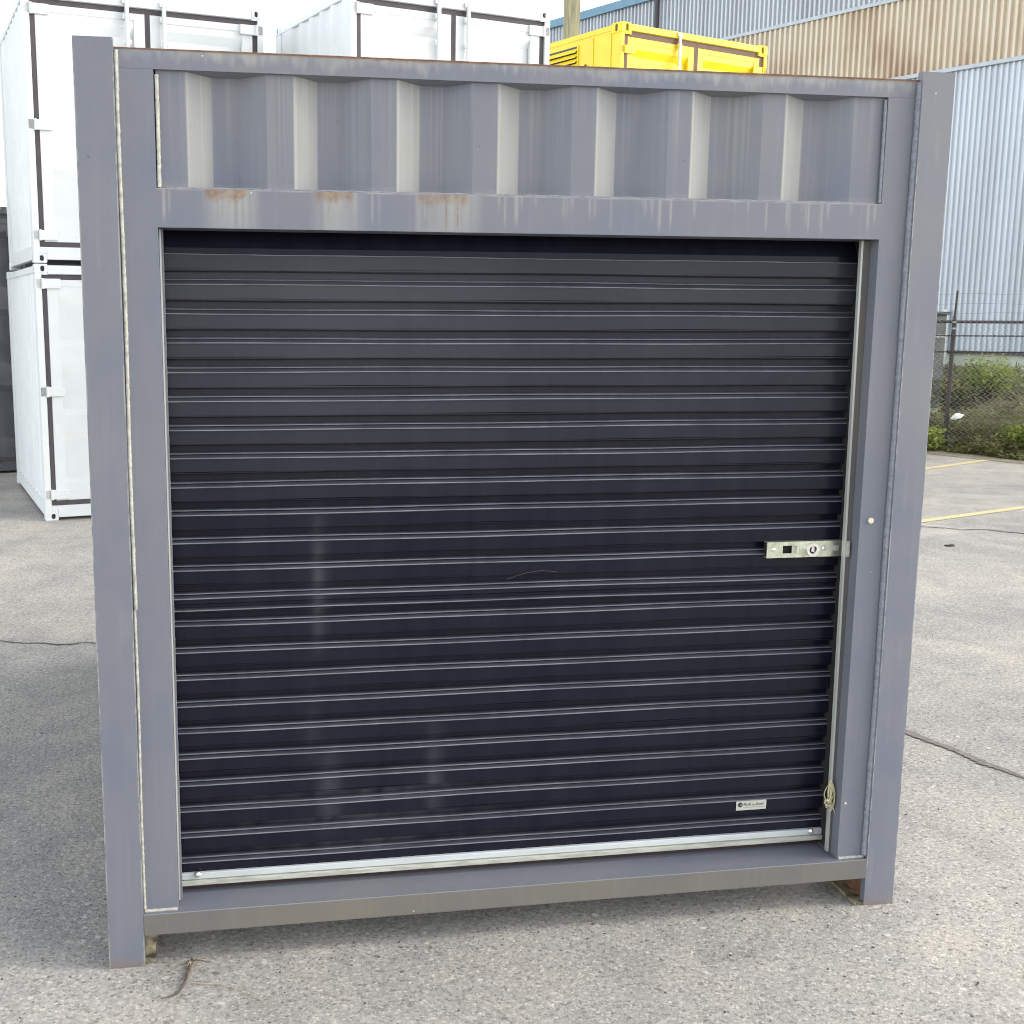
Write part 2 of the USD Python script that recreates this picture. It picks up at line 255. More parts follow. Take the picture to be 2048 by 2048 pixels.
GRASS = leaf_mat('dry_grass_blade', (0.24, 0.22, 0.13), (0.50, 0.45, 0.29))

# ---------------------------------------------------------------- ground, bank, markings
def flat_poly(pts, z):
    P = Polygon(pts); v, f = trimesh.creation.triangulate_polygon(P, engine='earcut')
    return trimesh.Trimesh(np.column_stack([v, np.full(len(v), z)]), f, process=False)
def up(m):
    if m.face_normals[:, 2].sum() < 0: m.invert()
    return m
g = obj('ground', up(flat_poly([(-150, -60), (200, -60), (200, 200), (-150, 200)], 0.0)), ASPHALT)
tag(g, 'aged pale grey asphalt yard with speckled aggregate', 'ground', kind='structure')
def ribbon(pts, widths, z, seed=0, sub=10, rough=0.35):
    r = np.random.default_rng(seed); P = []; Wd = []
    for (a, b, wa, wb) in zip(pts[:-1], pts[1:], widths[:-1], widths[1:]):
        for t in np.linspace(0, 1, sub, endpoint=False): P.append(np.array(a)*(1-t)+np.array(b)*t); Wd.append(wa*(1-t)+wb*t)
    P.append(np.array(pts[-1])); Wd.append(widths[-1]); P = np.array(P); Wd = np.array(Wd)
    T = np.gradient(P, axis=0); T /= np.linalg.norm(T, axis=1, keepdims=True); N = np.column_stack([-T[:, 1], T[:, 0]])
    jit = r.normal(0, rough, len(P))*Wd; wl = Wd*(1+r.normal(0, rough, len(P))).clip(0.15, 2)/2; wr = Wd*(1+r.normal(0, rough, len(P))).clip(0.15, 2)/2
    A = P+N*(wl+jit)[:, None]; B = P+N*(jit-wr)[:, None]; n = len(P)
    V = np.column_stack([np.vstack([A, B]), np.full(2*n, z)]); F = []
    for i in range(n-1): F += [(i, n+i, n+i+1), (i, n+i+1, i+1)]
    return up(trimesh.Trimesh(V, F, process=False))
c = obj('pavement_crack', ribbon([(-1.6, 3.80), (-0.9, 3.62), (-.81, 3.57), (-.71, 3.54), (-.65, 3.54), (-.58, 3.49), (-.49, 3.49), (-.42, 3.52), (-.35, 3.48), (-.1, 3.52)], [.006, .010, .012, .014, .016, .018, .018, .010, .010, .006], 0.004, 1), CRACK)
tag(c, 'thin dark crack across the asphalt left of the grey container', 'crack', 'asphalt cracks', 'structure')
c = obj('pavement_crack', ribbon([(6.2, 6.5), (6.48, 6.29), (6.66, 6.18), (6.78, 6.07), (6.98, 6.06), (7.09, 5.92), (7.19, 5.84), (7.6, 5.5)], [.015, .018, .02, .022, .02, .026, .026, .02], 0.004, 2), CRACK)
tag(c, 'thin dark crack in the asphalt below the nearer yellow line', 'crack', 'asphalt cracks', 'structure')
c = obj('pavement_seam', ribbon([(3.30, 1.75), (3.38, 1.46), (3.39, 1.41), (3.43, 1.29), (3.47, 1.17), (3.49, 1.04), (3.53, .95), (3.55, .88), (3.7, .4)], [.03, .045, .05, .034, .038, .044, .03, .022, .02], 0.004, 3, sub=14, rough=0.12), CRACK_BR)
tag(c, 'brown filled seam crossing the asphalt right of the grey container', 'seam', kind='structure')
def line(a, b, w):
    a, b = np.array(a), np.array(b); return ribbon([tuple(a+(b-a)*t) for t in np.linspace(0, 1, 8)], [w]*8, 0.004, 5, sub=6, rough=0.03)
d1 = np.array([1.54, .82])/np.hypot(1.54, .82); d2 = np.array([1.49, .59])/np.hypot(1.49, .59)
c = obj('parking_line', line(np.array([8.85, 9.95])-d1*2.2, (10.39, 10.77), .11), YLINE); tag(c, 'farther yellow painted parking line ending at the weeds', 'parking line', 'yellow parking lines', 'structure')
c = obj('parking_line', line(np.array([6.64, 6.53])-d2*2.2, np.array([8.13, 7.12])+d2*2.5, .10), YLINE); tag(c, 'nearer yellow painted parking line beyond the grey container', 'parking line', 'yellow parking lines', 'structure')

# bank between the fence and the warehouse
NW = np.array([0.90114, 0.43352]); DW = np.array([0.43352, -0.90114]); C2 = np.array(CAM[:2])
def bank_z(x, y):
    D = (x-C2[0])*NW[0]+(y-C2[1])*NW[1]; t = np.clip((D-15.2)/4.3, 0, 1); s = t*t*(3-2*t)
    return s*0.92+0.10*(meshkit.fbm(np.stack([np.asarray(x)*1.3, np.asarray(y)*1.3, np.zeros_like(x)], -1), 3, 4)-0.5)*np.clip((D-14.9)/1.0, 0, 1)
nu, nv = 70, 40
s_ = np.linspace(-16, 10, nu); t_ = np.linspace(14.9, 20.6, nv); S, T_ = np.meshgrid(s_, t_)
o_ = C2+0; base = np.array([10.37, 11.87])-C2; s0 = base@DW
BX = C2[0]+NW[0]*T_+DW[0]*(S+s0); BY = C2[1]+NW[1]*T_+DW[1]*(S+s0); BZ = bank_z(BX, BY)+0.006; BZ[0] = 0.004
i = (np.arange(nv-1)[:, None]*nu+np.arange(nu-1)[None]).ravel()
bm = up(trimesh.Trimesh(np.stack([BX.ravel(), BY.ravel(), BZ.ravel()], 1), np.vstack([np.stack([i, i+1, i+nu+1], 1), np.stack([i, i+nu+1, i+nu], 1)]), process=False))
tag(obj('bank', bm, EARTH, smooth=True), 'low earth bank rising from the fence to the warehouse', 'bank', kind='structure')

# ---------------------------------------------------------------- the grey container with the roll-up door
PW = .0994; WC = 2.438; ZP = 2.5423; YF = .0194; X0, X1 = .1969, 2.2476; RX0, RX1 = .2015, 2.2461; DEPTH = 3.2
main = thing('storage_container', 'grey steel storage container with a black roll-up door filling its front', 'container')
ZT, ZRT, ZRB, ZH, ZS, ZSB = 2.5196, 2.4721, 2.1768, 2.0767, .1579, .0936
for s, (a, b) in enumerate(((0, PW), (WC-PW, WC))):
    zs = np.linspace(0, ZP, 260); xs = np.linspace(a, b, 24); m, X, Z, nb = grid_face(a, b, 0.0, ZP, 0.0, 24, 260, .026)
    fall = np.clip(1-Z/0.035*(0.6+0.8*meshkit.noise(np.stack([X*60, Z*0, Z*0], -1), 3)), 0, 1)
    obj('corner_plate', m, GREY, main, attrs={'rust': np.append(fall*0.45, np.zeros(nb)), 'pale': np.append(np.clip((.004-np.minimum(X-a, b-X))/.003, 0, 1)*np.clip(nz(Z, 11, 70+s)*nz(Z, 70, 72+s)*3-.5, 0, .8)+.5*np.clip(meshkit.noise(np.stack([X*45, Z*6, X*0], -1), 74+s)-.80, 0, 1), np.zeros(nb))})
# posts behind the plates
for s, (a, b) in enumerate(((PW+.001, X0), (X1, WC-PW-.001))):
    obj('corner_post', box(a-.05 if s == 0 else a, b if s == 0 else b+.05, YF, .19, ZS, ZRT), GREY, main)
    # lower return flange and foot plate
    fx = (PW-.035, PW-.004) if s == 0 else (WC-PW+.004, WC-PW+.02)
    obj('leg_flange', box(fx[0], fx[1], .027, .19, .014, ZSB-.002, .002), DIRTSTEEL if s == 0 else RUSTY, main)
    fp = (0.01, .128) if s == 0 else (2.308, WC-.01)
    obj('foot_plate', box(fp[0], fp[1], .004 if s else .012, .19, 0.0005, .012, .002), DIRTSTEEL, main, label='muddy foot plate under the corner')
# dirty wedge at the left foot
obj('leg_flange', tm(manifold3d.Manifold.hull_points(np.array([(PW, .03, .013), (.126, .03, .013), (.136, .03, ZSB-.002), (PW, .03, ZSB-.002), (PW, .06, .013), (.126, .06, .013), (.136, .06, ZSB-.002), (PW, .06, ZSB-.002)]))), DIRTSTEEL, main)
# top beam with drips
m, X, Z, nb = grid_face(PW, WC-PW, ZRT+.0005, ZT, YF, 900, 26, .16)
h = (ZT-Z)/(ZT-ZRT)
length = 0.12+0.75*nz(X, 9, 11)*nz(X, 55, 12)+0.55*np.clip(nz(X, 130, 13)-.45, 0, 1)
pale = np.clip((length+.25-h)*2.2, 0, 1)*(0.25+0.55*nz(X, 90, 14))*(0.5+.5*nz(X, 5, 15))
amt = np.clip((X-.25)/.35, 0, 1)*(0.35+0.65*nz(X, 2.4, 20))
rust = np.clip((0.10+0.20*nz(X, 40, 16)*nz(X, 6, 17)-h)*10, 0, 1)*amt*0.9
obj('top_beam', m, GREY, main, attrs={'pale': np.append(pale*.75, np.zeros(nb)), 'rust': np.append(rust, np.zeros(nb))})
obj('beam_edge', cat(box(PW, WC-PW, YF-.001, .17, ZT, ZT+.0035)), RUSTY, main, label='rusty top edge of the upper beam')
# upper corrugated panel
prof = [(RX0, .031)]; x = .277
while x < RX1-.2:
    prof += [(x, .031), (x+.068, .066), (x+.140, .066), (x+.208, .031)]; x += .2776
prof += [(RX1, .031)]
prof = [(px, py) for px, py in prof if px <= RX1]
nzp = 60
PX_ = []
for (a, b) in zip(prof[:-1], prof[1:]):
    k = max(2, int((b[0]-a[0])/.004))
    for t in np.linspace(0, 1, k, endpoint=False): PX_.append((a[0]+(b[0]-a[0])*t, a[1]+(b[1]-a[1])*t))
PX_.append(prof[-1]); PX_ = np.array(PX_); n_ = len(PX_); zz = np.linspace(ZRB-.004, ZRT+.012, nzp)
V = np.column_stack([np.tile(PX_, (nzp, 1)), np.repeat(zz, n_)]); i = (np.arange(nzp-1)[:, None]*n_+np.arange(n_-1)[None]).ravel()
Vb = V+np.array([0, .003, 0]); Fp = np.vstack([np.stack([i, i+1, i+n_+1], 1), np.stack([i, i+n_+1, i+n_], 1)])
pm = trimesh.Trimesh(np.vstack([V, Vb]), np.vstack([Fp, Fp[:, ::-1]+len(V)]), process=False)
hh = (ZRT-V[:, 2])/(ZRT-ZRB); st = np.clip(nz(V[:, 0], 170, 31)-.58, 0, 1)*2.0*np.clip(0.25+nz(V[:, 0], 23, 32)-hh*.8, 0, 1)
st += 0.5*np.clip(nz(V[:, 0], 200, 33)-.72, 0, 1)*2*(nz(V[:, 0], 31, 34) > .45)
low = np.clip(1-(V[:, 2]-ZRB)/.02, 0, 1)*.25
ph = ((V[:, 0]-.277) % .2776); facet_sun = ((ph < .068) & (V[:, 0] > .277) & (V[:, 0] < 2.1))*(.40+.14*nz(V[:, 0], 140, 35)*nz(V[:, 0], 37, 36)+.22*(ph < .008))*np.clip(1.05-.18*(1-hh), 0, 1); low = np.maximum(low, facet_sun)  # sunlight on the right-facing facets painted in as a paler, warmer tone
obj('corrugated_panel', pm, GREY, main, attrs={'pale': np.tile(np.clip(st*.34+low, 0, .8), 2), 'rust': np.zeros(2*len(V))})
obj('added_shade_plate', sheet([(.0212, ZRT+.0012), (.105, ZRT-.0165)], RX0+.001, RX1-.001, 'x', (0, .003)), GREY, main)  # added sloping plate, shaped to give the dark scallops under the beam
# header above the door, with rust patches and runs
m, X, Z, nb = grid_face(X0, X1, ZH, ZRB, YF, 1000, 40, .012)
h = (ZRB-Z)/(ZRB-ZH); rust = np.zeros_like(X); pale = np.zeros_like(X)
for k, (a, b, s) in enumerate(((.318, .432, .95), (.607, .713, .85), (.886, 1.03, .75))):
    w = np.clip((X-a)/.004, 0, 1)*np.clip((b-X)/.006, 0, 1)
    rust = np.maximum(rust, w*np.clip((0.26+0.16*nz(X, 120, 40+k)-h)*6, 0, 1)*s*.85*(.6+.4*nz(X, 60, 50+k)))
    w2 = np.clip((X-a+.03*nz(X, 80, 88))/.05, 0, 1)*np.clip((b+.04-X)/.05, 0, 1)
    pale = np.maximum(pale, w2*(.22+.45*nz(X, 110, 60+k)*np.clip(1.15-h*.7, 0, 1)))
    for q in range(4 if k < 2 else 2):
        xr = (a+.03+(b-a-.05)*np.random.default_rng(k*9+q).random()) if k < 2 else (.966, .998)[q]
        wd = .0016 if k < 2 else .0022; ln = (.5+.35*((q*37) % 5)/5) if k < 2 else 1.0
        rust = np.maximum(rust, np.exp(-((X-xr)/wd)**2)*np.clip((ln-h)*4, 0, 1)*(.35 if k < 2 else .75))
for k in range(46):
    r_ = np.random.default_rng(200+k); xr = X0+r_.random()*(X1-X0); pale = np.maximum(pale, np.exp(-((X-xr)/(.002+.004*r_.random()))**2)*np.clip((.3+.7*r_.random()-h)*3, 0, 1)*(.15+.3*r_.random()))
edge = np.clip(1-h/.05, 0, 1)*(.25+.5*nz(X, 30, 77)); pale = np.maximum(pale, edge)
obj('door_header', m, GREY, main, attrs={'pale': np.append(pale, np.zeros(nb)), 'rust': np.append(rust, np.zeros(nb))})
obj('header_box', box(X0, X1, YF+.0125, .19, ZH+.001, ZRB-.006), GREY, main)
# weld beads
def bead(x, z0, z1, y, r, seed, mat, dx=0.0):
    n = int((z1-z0)/.005); zz = np.linspace(z0, z1, n); r_ = np.random.default_rng(seed)
    pts = np.column_stack([x+.0012*np.sin(zz*7+seed)+r_.normal(0, .0002, n), np.full(n, y), zz]); return obj('weld_bead', tube(pts, r*(.86+.22*r_.random(n)), 6), mat, main, smooth=True)
bead(PW+.006, 1.05, ZT-.004, YF-.001, .0056, 1, WELD); bead(PW+.004, ZS+.01, 1.05, YF-.001, .0042, 2, WELD)
bead(WC-PW+.001, ZS+.01, ZT-.004, YF-.004, .0120, 3, WELD_GREY)
bead(RX0+.002, ZRB+.002, ZRT-.012, YF+.004, .0055, 4, WELD); bead(RX1-.003, ZRB+.002, ZRT-.006, YF+.006, .0055, 5, WELD_GREY)
for k, (a, b) in enumerate(((PW+.003, X0-.002), (X1+.002, WC-PW-.003))):
    xs = np.linspace(a, b, 18); obj('weld_bead', tube(np.column_stack([xs, np.full(18, YF-.002), np.full(18, ZS+.003)]), .0045+.001*RNG.random(18), 6), WELD, main)
xs = np.linspace(RX0+.02, RX1-.02, 160); obj('weld_bead', tube(np.column_stack([xs, np.full(160, .0235), ZRB+.001+.0006*np.sin(xs*90)]), .0032, 5), WELD_GREY, main)
# sill
m, X, Z, nb = grid_face(PW+.0005, WC-PW-.0005, ZSB, ZS, 0.001, 700, 20, .23)
h = (Z-ZSB)/(ZS-ZSB)
dirt = np.clip(.55+.5*(meshkit.fbm(np.stack([X*9, Z*20, X*0], -1), 4, 5)-.5)*2-.25*h, 0, .85)
obj('sill', m, GREY, main, attrs={'pale': np.append(np.clip(h-.93, 0, 1)*8, np.zeros(nb)), 'rust': np.append(dirt*0, np.zeros(nb))})
tagd = grid_face(PW+.001, WC-PW-.001, ZSB+.001, ZS-.003, -.0006, 2, 2, .001)[0]
obj('sill_face', tagd, GREY_DIRTY, main, label='mud-splashed front face of the sill')
# body
def corr(L0, L1, y, depth, sign, pitch=.2776):
    p = [(L0, y)]; x = L0+.05
    while x+.25 < L1: p += [(x, y), (x+.068, y+sign*depth), (x+.138, y+sign*depth), (x+.206, y)]; x += pitch
    return p+[(L1, y)]
for s in (0, 1):
    pr = [(a, b) for b, a in corr(.19, DEPTH-.1, .02 if s == 0 else WC-.02, .036, 1 if s == 0 else -1)]
    obj('side_wall', sheet(pr, .16, ZT-.04, 'z', (.003 if s == 0 else -.003, 0)), GREY, main)
obj('rear_wall', sheet(corr(.1, WC-.1, DEPTH-.04, .036, -1), .16, ZT-.04, 'z', (0, .003)), GREY, main)
obj('roof', box(.01, WC-.01, .171, DEPTH, ZT-.04, ZT-.005), GREY, main)
obj('floor_frame', box(.03, WC-.03, .24, DEPTH, .09, .157), GREY_DIRTY, main)
for s in (0, 1):
    obj('rear_post', box(0 if s == 0 else WC-.12, .12 if s == 0 else WC, DEPTH-.12, DEPTH+.003, 0, ZT, .004), GREY, main)
# roll-up door
door = part('roller_door', main)
YC = .125; PITCH = .0803; XL, XR = X0+.008, X1-.005
zr0 = .2479  # lowest rib crest line
def slat_profile(z):   # bottom to top, y forward negative
    return [(YC, z), (YC, z+.0350), (YC-.0030, z+.0372), (YC-.0030, z+.0386), (YC, z+.0404), (YC+.0065, z+.0485), (YC+.0035, z+.0500), (YC+.0035, z+.0512), (YC+.0080, z+.0530), (YC+.0230, z+.0565), (YC+.0230, z+.0715), (YC+.002, z+.0758), (YC, z+.0775), (YC, z+PITCH)]
GLINT = {(-.0030, .0372): .30, (-.0030, .0386): .95, (.0, .0404): .12, (.0035, .0500): .12, (.0035, .0512): .80, (.0080, .0530): .15, (-.003, .0022): .25, (-.003, .0036): .85, (0, .0054): .12}  # specular lines along the bead edges, painted in as pale values
def edge_glint(pr, z, xs, k):
    w = np.array([max([v for (a, b), v in GLINT.items() if abs(p-YC-a) < 1e-6 and abs(q-z-b) < 1e-6] or [0]) for p, q in pr]); return (w[:, None]*(.75+.3*nz(xs, 9, k+3)+.2*nz(xs, 60, k+50)-.25)[None]).ravel()
nsl = 22
def pale_streaks(X, Z):  # soft vertical pale streaks in the slat colour
    p = np.zeros_like(X)
    for xc, w, z0, z1, a in ((.62, .018, .85, 1.35, .10), (.645, .03, .3, .62, .12), (.965, .022, .3, .7, .09), (.60, .02, .5, .8, .05)):
        p = np.maximum(p, a*np.exp(-((X-xc)/w)**2)*np.clip((Z-z0)/.15, 0, 1)*np.clip((z1-Z)/.25, 0, 1))
    return p
for k in range(0, nsl+1):
    z = zr0-.039+k*PITCH
    pr = np.array(slat_profile(z))
    if k == 10:   # seam slat: second crest pair at lock height
        pr = np.vstack([np.array([(YC, z), (YC-.003, z+.0022), (YC-.003, z+.0036), (YC, z+.0054), (YC+.008, z+.012), (YC+.008, z+.019), (YC, z+.0235), (YC, z+.0350)]), np.array(slat_profile(z))[2:]])
    if k == nsl: pr = pr[:4]; 
    xs = np.linspace(XL, XR, 90); n = len(pr)
    # bulge wobble
    V = np.array([(xx, p, q+.0007*math.sin(xx*3+k*1.7)+.0006*math.sin(xx*7.3+k*2.9)) for (p, q) in pr for xx in xs]); i = (np.arange(n-1)[:, None]*90+np.arange(89)[None]).ravel()
    F = np.vstack([np.stack([i, i+1, i+91], 1), np.stack([i, i+91, i+90], 1)])
    Vb = V+np.array([0, .002, 0]); mm = trimesh.Trimesh(np.vstack([V, Vb]), np.vstack([F, F[:, ::-1]+len(V)]), process=False)
    w_ = .004*(meshkit.fbm(np.stack([V[:, 0]*1.7, V[:, 2]*2.3, V[:, 0]*0], -1), 2, 19)-.5); mm.vertices[:, 1] += np.tile(w_, 2)
    pl = pale_streaks(V[:, 0], V[:, 2])
    pl = np.maximum(pl, (.060+.05*nz(V[:, 0], 3, 60))*np.clip((k-13)/7., 0.0, 1)*(.8+.4*np.random.default_rng(k).random()))  # upper slats painted paler in place of a bright reflection
    pl = np.maximum(pl, edge_glint(pr, z, xs, k))
    if k in (0, 1, 2): # dried dirt line above the groove
        pl = np.maximum(pl, np.where((V[:, 1] > YC+.003), .12*np.exp(-((V[:, 0]-.75)/.35)**2)*nz(V[:, 0], 90, 90+k), 0))
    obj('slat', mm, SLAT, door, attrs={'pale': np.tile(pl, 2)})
ztop = zr0-.039+nsl*PITCH+.037
# curtain bending back to the drum at the top
th = np.linspace(0, 1.3, 8); prd = [(YC+.10*(1-math.cos(t)), ztop+.10*math.sin(t)) for t in th]
obj('drum_curtain', sheet(prd, XL, XR, 'x', (.003, 0)), SLAT, door)
obj('inner_shade', box(X0+.002, X1-.002, .30, .305, .16, ZT-.05), BLACKV, main)
# bottom bar
zb0, zb1 = .181, .2185
bar = part('bottom_bar', main)
obj('bar_upper', box(XL, XR, YC-.012, YC+.02, zb0+.018, zb1, .002), ALU, bar); obj('bar_lower', box(XL, XR, YC-.018, YC+.02, zb0+.001, zb0+.0165, .002), ALU_DIRTY, bar)
obj('seal', box(XL, XR, YC+.012, YC+.028, ZS+.001, zb0), RUBBER_RED, bar)
for xb, zb in ((.252, .215), (2.201, .213)):
    s = trimesh.creation.icosphere(2, .0105); s.apply_scale((1, .8, 1)); s.apply_translation((xb, YC-.014, zb)); obj('bolt', s, BRIGHT, bar, smooth=True)
# guides
for s in (0, 1):
    xa, xb = (X0+.001, X0+.011) if s == 0 else (X1-.032, X1-.001)
    lip = box(xa, xa+.0045 if s == 0 else xa+.0, .062, .066, ZS+.006, ZH-.001) if s == 0 else box(xa, xa+.0065, .060, .066, ZS+.006, ZH-.001)
    face = box(xa+.005, xb, .064, .066, ZS+.006, ZH-.001) if s == 0 else box(xa+.007, xb, .063, .066, ZS+.006, ZH-.001)

    web = box(xa if s == 0 else xb-.003, xa+.003 if s == 0 else xb, .066, .16, ZS+.006, ZH-.001); inner = box(xb-.0025 if s == 0 else xa, xb if s == 0 else xa+.0025, .066, .074, ZS+.006, ZH-.001)
    if s == 1:
        gx = lambda z: 2.2165+.0165*(ZH-z)/(ZH-ZS)
        def slant(u0, u1, y0, y1, fixed=None):
            P = []
            for z in (ZS+.006, ZH-.001):
                for u in (u0, u1):
                    for y in (y0, y1): P.append(((gx(z)+u) if (fixed is None or u == u0) else fixed, y, z))
            return tm(manifold3d.Manifold.hull_points(np.array(P)))
        lip = slant(0, .0062, .060, .066); face = slant(.0067, 1.0, .063, .066, fixed=X1-.001); inner = slant(0, .0025, .0665, .074)
    dg = part('door_guide', main); obj('guide_lip', cat(lip, inner), GALV, dg); obj('guide_web', web, BLACKV, dg); obj('guide_face', face, GREY_DIRTY if s else GREY, dg)
# latch
latch = part('slide_latch', main)
LS = .0085
lx0, lx1, lz0, lz1, ly = 1.985+LS, 2.2335+LS*.9, 1.121, 1.1705, YC-.022
pl = manifold3d.Manifold.cube((lx1-lx0, .004, lz1-lz0)).translate((lx0, ly, lz0))
hole = manifold3d.Manifold.cube((.030, .02, .024)).translate((2.037+LS, ly-.01, 1.1345)); slot = manifold3d.Manifold.cube((.006, .02, .020)).translate((2.079+LS, ly-.01, 1.137))
obj('latch_plate', tm(pl-hole-slot), ZINC, latch)
obj('latch_back', box(lx0+.002, lx1-.002, ly+.012, YC+.004, lz0+.003, lz1-.003), BLACKV, latch)
for zz0, zz1 in ((lz0, lz0+.003), (lz1-.003, lz1)): obj('latch_flange', box(lx0, lx1, ly+.004, YC, zz0, zz1), ZINC, latch)
ring = tm(manifold3d.Manifold.cylinder(.016, .0205, circular_segments=40)-manifold3d.Manifold.cylinder(.05, .0125, circular_segments=40).translate((0, 0, -.01)))
ring.apply_transform(trimesh.transformations.rotation_matrix(math.pi/2, (1, 0, 0))); ring.apply_translation((2.130+LS, ly+.001, 1.146)); obj('lock_collar', ring, BRIGHT, latch, smooth=40)
obj('lock_core', cat(cyl((2.130+LS, ly+.004, 1.146), (2.130+LS, ly-.004, 1.146), .0122, 24)), BLACKV, latch)
obj('lock_tongue', box(2.129+LS, 2.139+LS, ly-.006, ly-.003, 1.137, 1.156, .001), BRIGHT, latch)
for xb in (2.006+LS, 2.170+LS):
    s = trimesh.creation.icosphere(2, .0075); s.apply_scale((1, .5, 1)); s.apply_translation((xb, ly-.001, 1.1475)); obj('rivet', s, BRIGHT, latch, smooth=True)
obj('latch_tab', box(2.079+LS, 2.084+LS, ly-.012, ly+.002, 1.135, 1.159, .001), BRIGHT, latch)
obj('latch_bolt', box(2.190+LS, 2.222+LS, ly-.002, ly-.0003, 1.139, 1.1555, .0005), GALV, latch)
obj('keeper', box(2.2298, 2.2395, .052, .0605, 1.128, 1.1775, .001), ALU_DIRTY, latch)
m = cyl((2.281, YF-.006, 1.2469), (2.281, YF+.001, 1.2469), .0088, 24); obj('plug', m, PLUGM, main)
m = cyl((2.262, YF-.003, .3435), (2.262, YF+.001, .3435), .0035, 12); obj('plug', m, PLUGM, main)
# maker's sticker
stk = part('door_label', main); sx0, sx1, sz0, sz1, sy = 1.9465, 2.0485, .2945, .3275, YC-.0012
obj('sticker', box(sx0, sx1, sy, YC-.0002, sz0, sz1), STICKER, stk)
m = cyl((sx0+.0135, sy-.0007, sz1-.0145), (sx0+.0135, sy+.0003, sz1-.0145), .0080, 28); obj('logo', m, INK, stk)
m = cyl((sx0+.0155, sy-.0011, sz1-.0145), (sx0+.0155, sy-.0003, sz1-.0145), .0028, 16); obj('logo_mark', m, INK_GREY, stk)
def lettering(text, h, x, z, y, mat, width=None, bold=True):
    t = meshkit.text_mesh(text, h, .0006, bold=bold); b = t.bounds
    if width: t.apply_scale((width/(b[1][0]-b[0][0]), 1, 1))
    t.apply_translation((-t.bounds[0][0], 0, 0)); R_ = np.array([[1, 0, 0, x], [0, 0, -1, y], [0, 1, 0, z], [0, 0, 0, 1.0]]); t.apply_transform(R_); return t
obj('lettering', lettering('Roll', .0095, sx0+.0255, sz1-.0185, sy-.0001, INK, .024, False), INK, stk)
obj('lettering', lettering('-up-', .0075, sx0+.0515, sz1-.0185, sy-.0001, INK_GREY, .015, False), INK_GREY, stk)
obj('lettering', lettering('Door', .0095, sx0+.0675, sz1-.0185, sy-.0001, INK, .026, False), INK, stk)
obj('sticker_rule', box(sx0+.0245, sx1-.006, sy-.0005, sy+.0002, sz0+.0085, sz0+.0096), INK_GREY, stk)

# frayed rope caught in the guide
rp = thing('rope_scrap', 'frayed yellowish rope scrap caught in the lower right door guide', 'rope', (2.232, .058, .30))
r_ = np.random.default_rng(5); ms = []
for k in range(16):
    n = 12; t = np.linspace(0, 1, n); x_ = .004*np.sin(t*3+k)+r_.normal(0, .008)*t*(1-t)*4-.004; top = .105+r_.normal(0, .006); bot = r_.choice([.03, .012, .04])+r_.normal(0, .006)
    pts = np.column_stack([x_+(r_.normal(0, .006))*(1-t), -.006-.010*np.sin(t*np.pi)*r_.random()+np.zeros(n), bot+(top-bot)*t]); ms.append(tube(pts, .0013+.001*r_.random(), 5))
obj('strands', cat(*ms), ROPE, rp)
pts = np.array([(-.012+.010*math.cos(a), -.010+.004*math.sin(3*a), .035+.010*math.sin(a)) for a in np.linspace(0, 5.6, 22)]); obj('knot', tube(pts, .0042, 7), ROPE, rp, smooth=True)
obj('tail', tube([(.002, -.006, .03), (.006, -.008, .018), (.010, -.009, .008), (.015, -.009, -.002)], [.0022, .002, .0016, .001], 5), ROPE, rp)
# thread on the door
t = np.linspace(0, 1, 24); thr = np.column_stack([1.18+.155*t, np.full(24, YC-.003), 1.078+.022*np.sin(t*2.3)])
o = obj('thread', tube(thr, .0005, 4), TWIG); tag(o, 'fine curved thread stuck on the black door slats', 'thread')

# litter on the ground in front
tw = thing('dry_frond', 'curled brown dry frond lying on asphalt before the left foot', 'twig', (.22, -.09, 0))
def gcurve(P, r, z, n=24):
    P = np.array(P); tt = np.linspace(0, 1, len(P)); q = np.linspace(0, 1, n); X = np.column_stack([np.interp(q, tt, P[:, 0]), np.interp(q, tt, P[:, 1])])
    for _ in range(3): X[1:-1] = (X[:-2]+X[1:-1]*2+X[2:])/4
    return np.column_stack([X, z+0*q])
P0 = np.array([(.152, -.185), (.195, -.172), (.214, -.117), (.224, -.052), (.232, .003)])-np.array([.22, -.09])
q = gcurve(P0, 0, .006); obj('stem', tube(q, np.interp(np.linspace(0, 1, 24), [0, .5, 1], [.0015, .0042, .0055]), 6), TWIG, tw, smooth=True)
r_ = np.random.default_rng(3)
for k in range(7):
    a = q[-1]+np.array([0, -.02*r_.random(), 0]); e = a+np.array([.02+.03*r_.random(), .01+.03*r_.random()-.01*k, .004]) if k > 2 else a+np.array([-.06*r_.random(), -.01-.03*r_.random(), 0])
    mid = (a+e)/2+np.array([0, .008*r_.normal(), .006]); obj('strand', tube([a, (a+mid)/2, mid, (mid+e)/2, e], [.0022, .002, .0018, .0014, .0008], 5), TWIG if k % 2 else STRAW, tw)
o = obj('straw', tube(gcurve([(.229, -.113), (.27, -.128), (.314, -.134), (.374, -.176), (.432, -.242)], 0, .005), .0014, 5), STRAW); tag(o, 'thin pale straw curving right of the brown frond', 'straw', 'straws by the frond')
o = obj('straw', tube(gcurve([(.165, -.06), (.20, -.03), (.235, -.012)], 0, .005, 10), .0011, 5), STRAW); tag(o, 'short pale straw under the tip of the brown frond', 'straw', 'straws by the frond')
ch = tm(manifold3d.Manifold.hull_points(np.array([(-.07, 0, 0), (.07, .01, 0), (.05, -.03, 0), (-.05, .03, .012), (.06, .02, .02), (0, -.02, .018), (-.03, -.03, .01)]))); ch.apply_scale(.7); ch.apply_translation((6.21, 5.42, .001))
tag(obj('debris_scrap', ch, CHIPM), 'small dark scrap lying alone on the asphalt at right', 'debris')

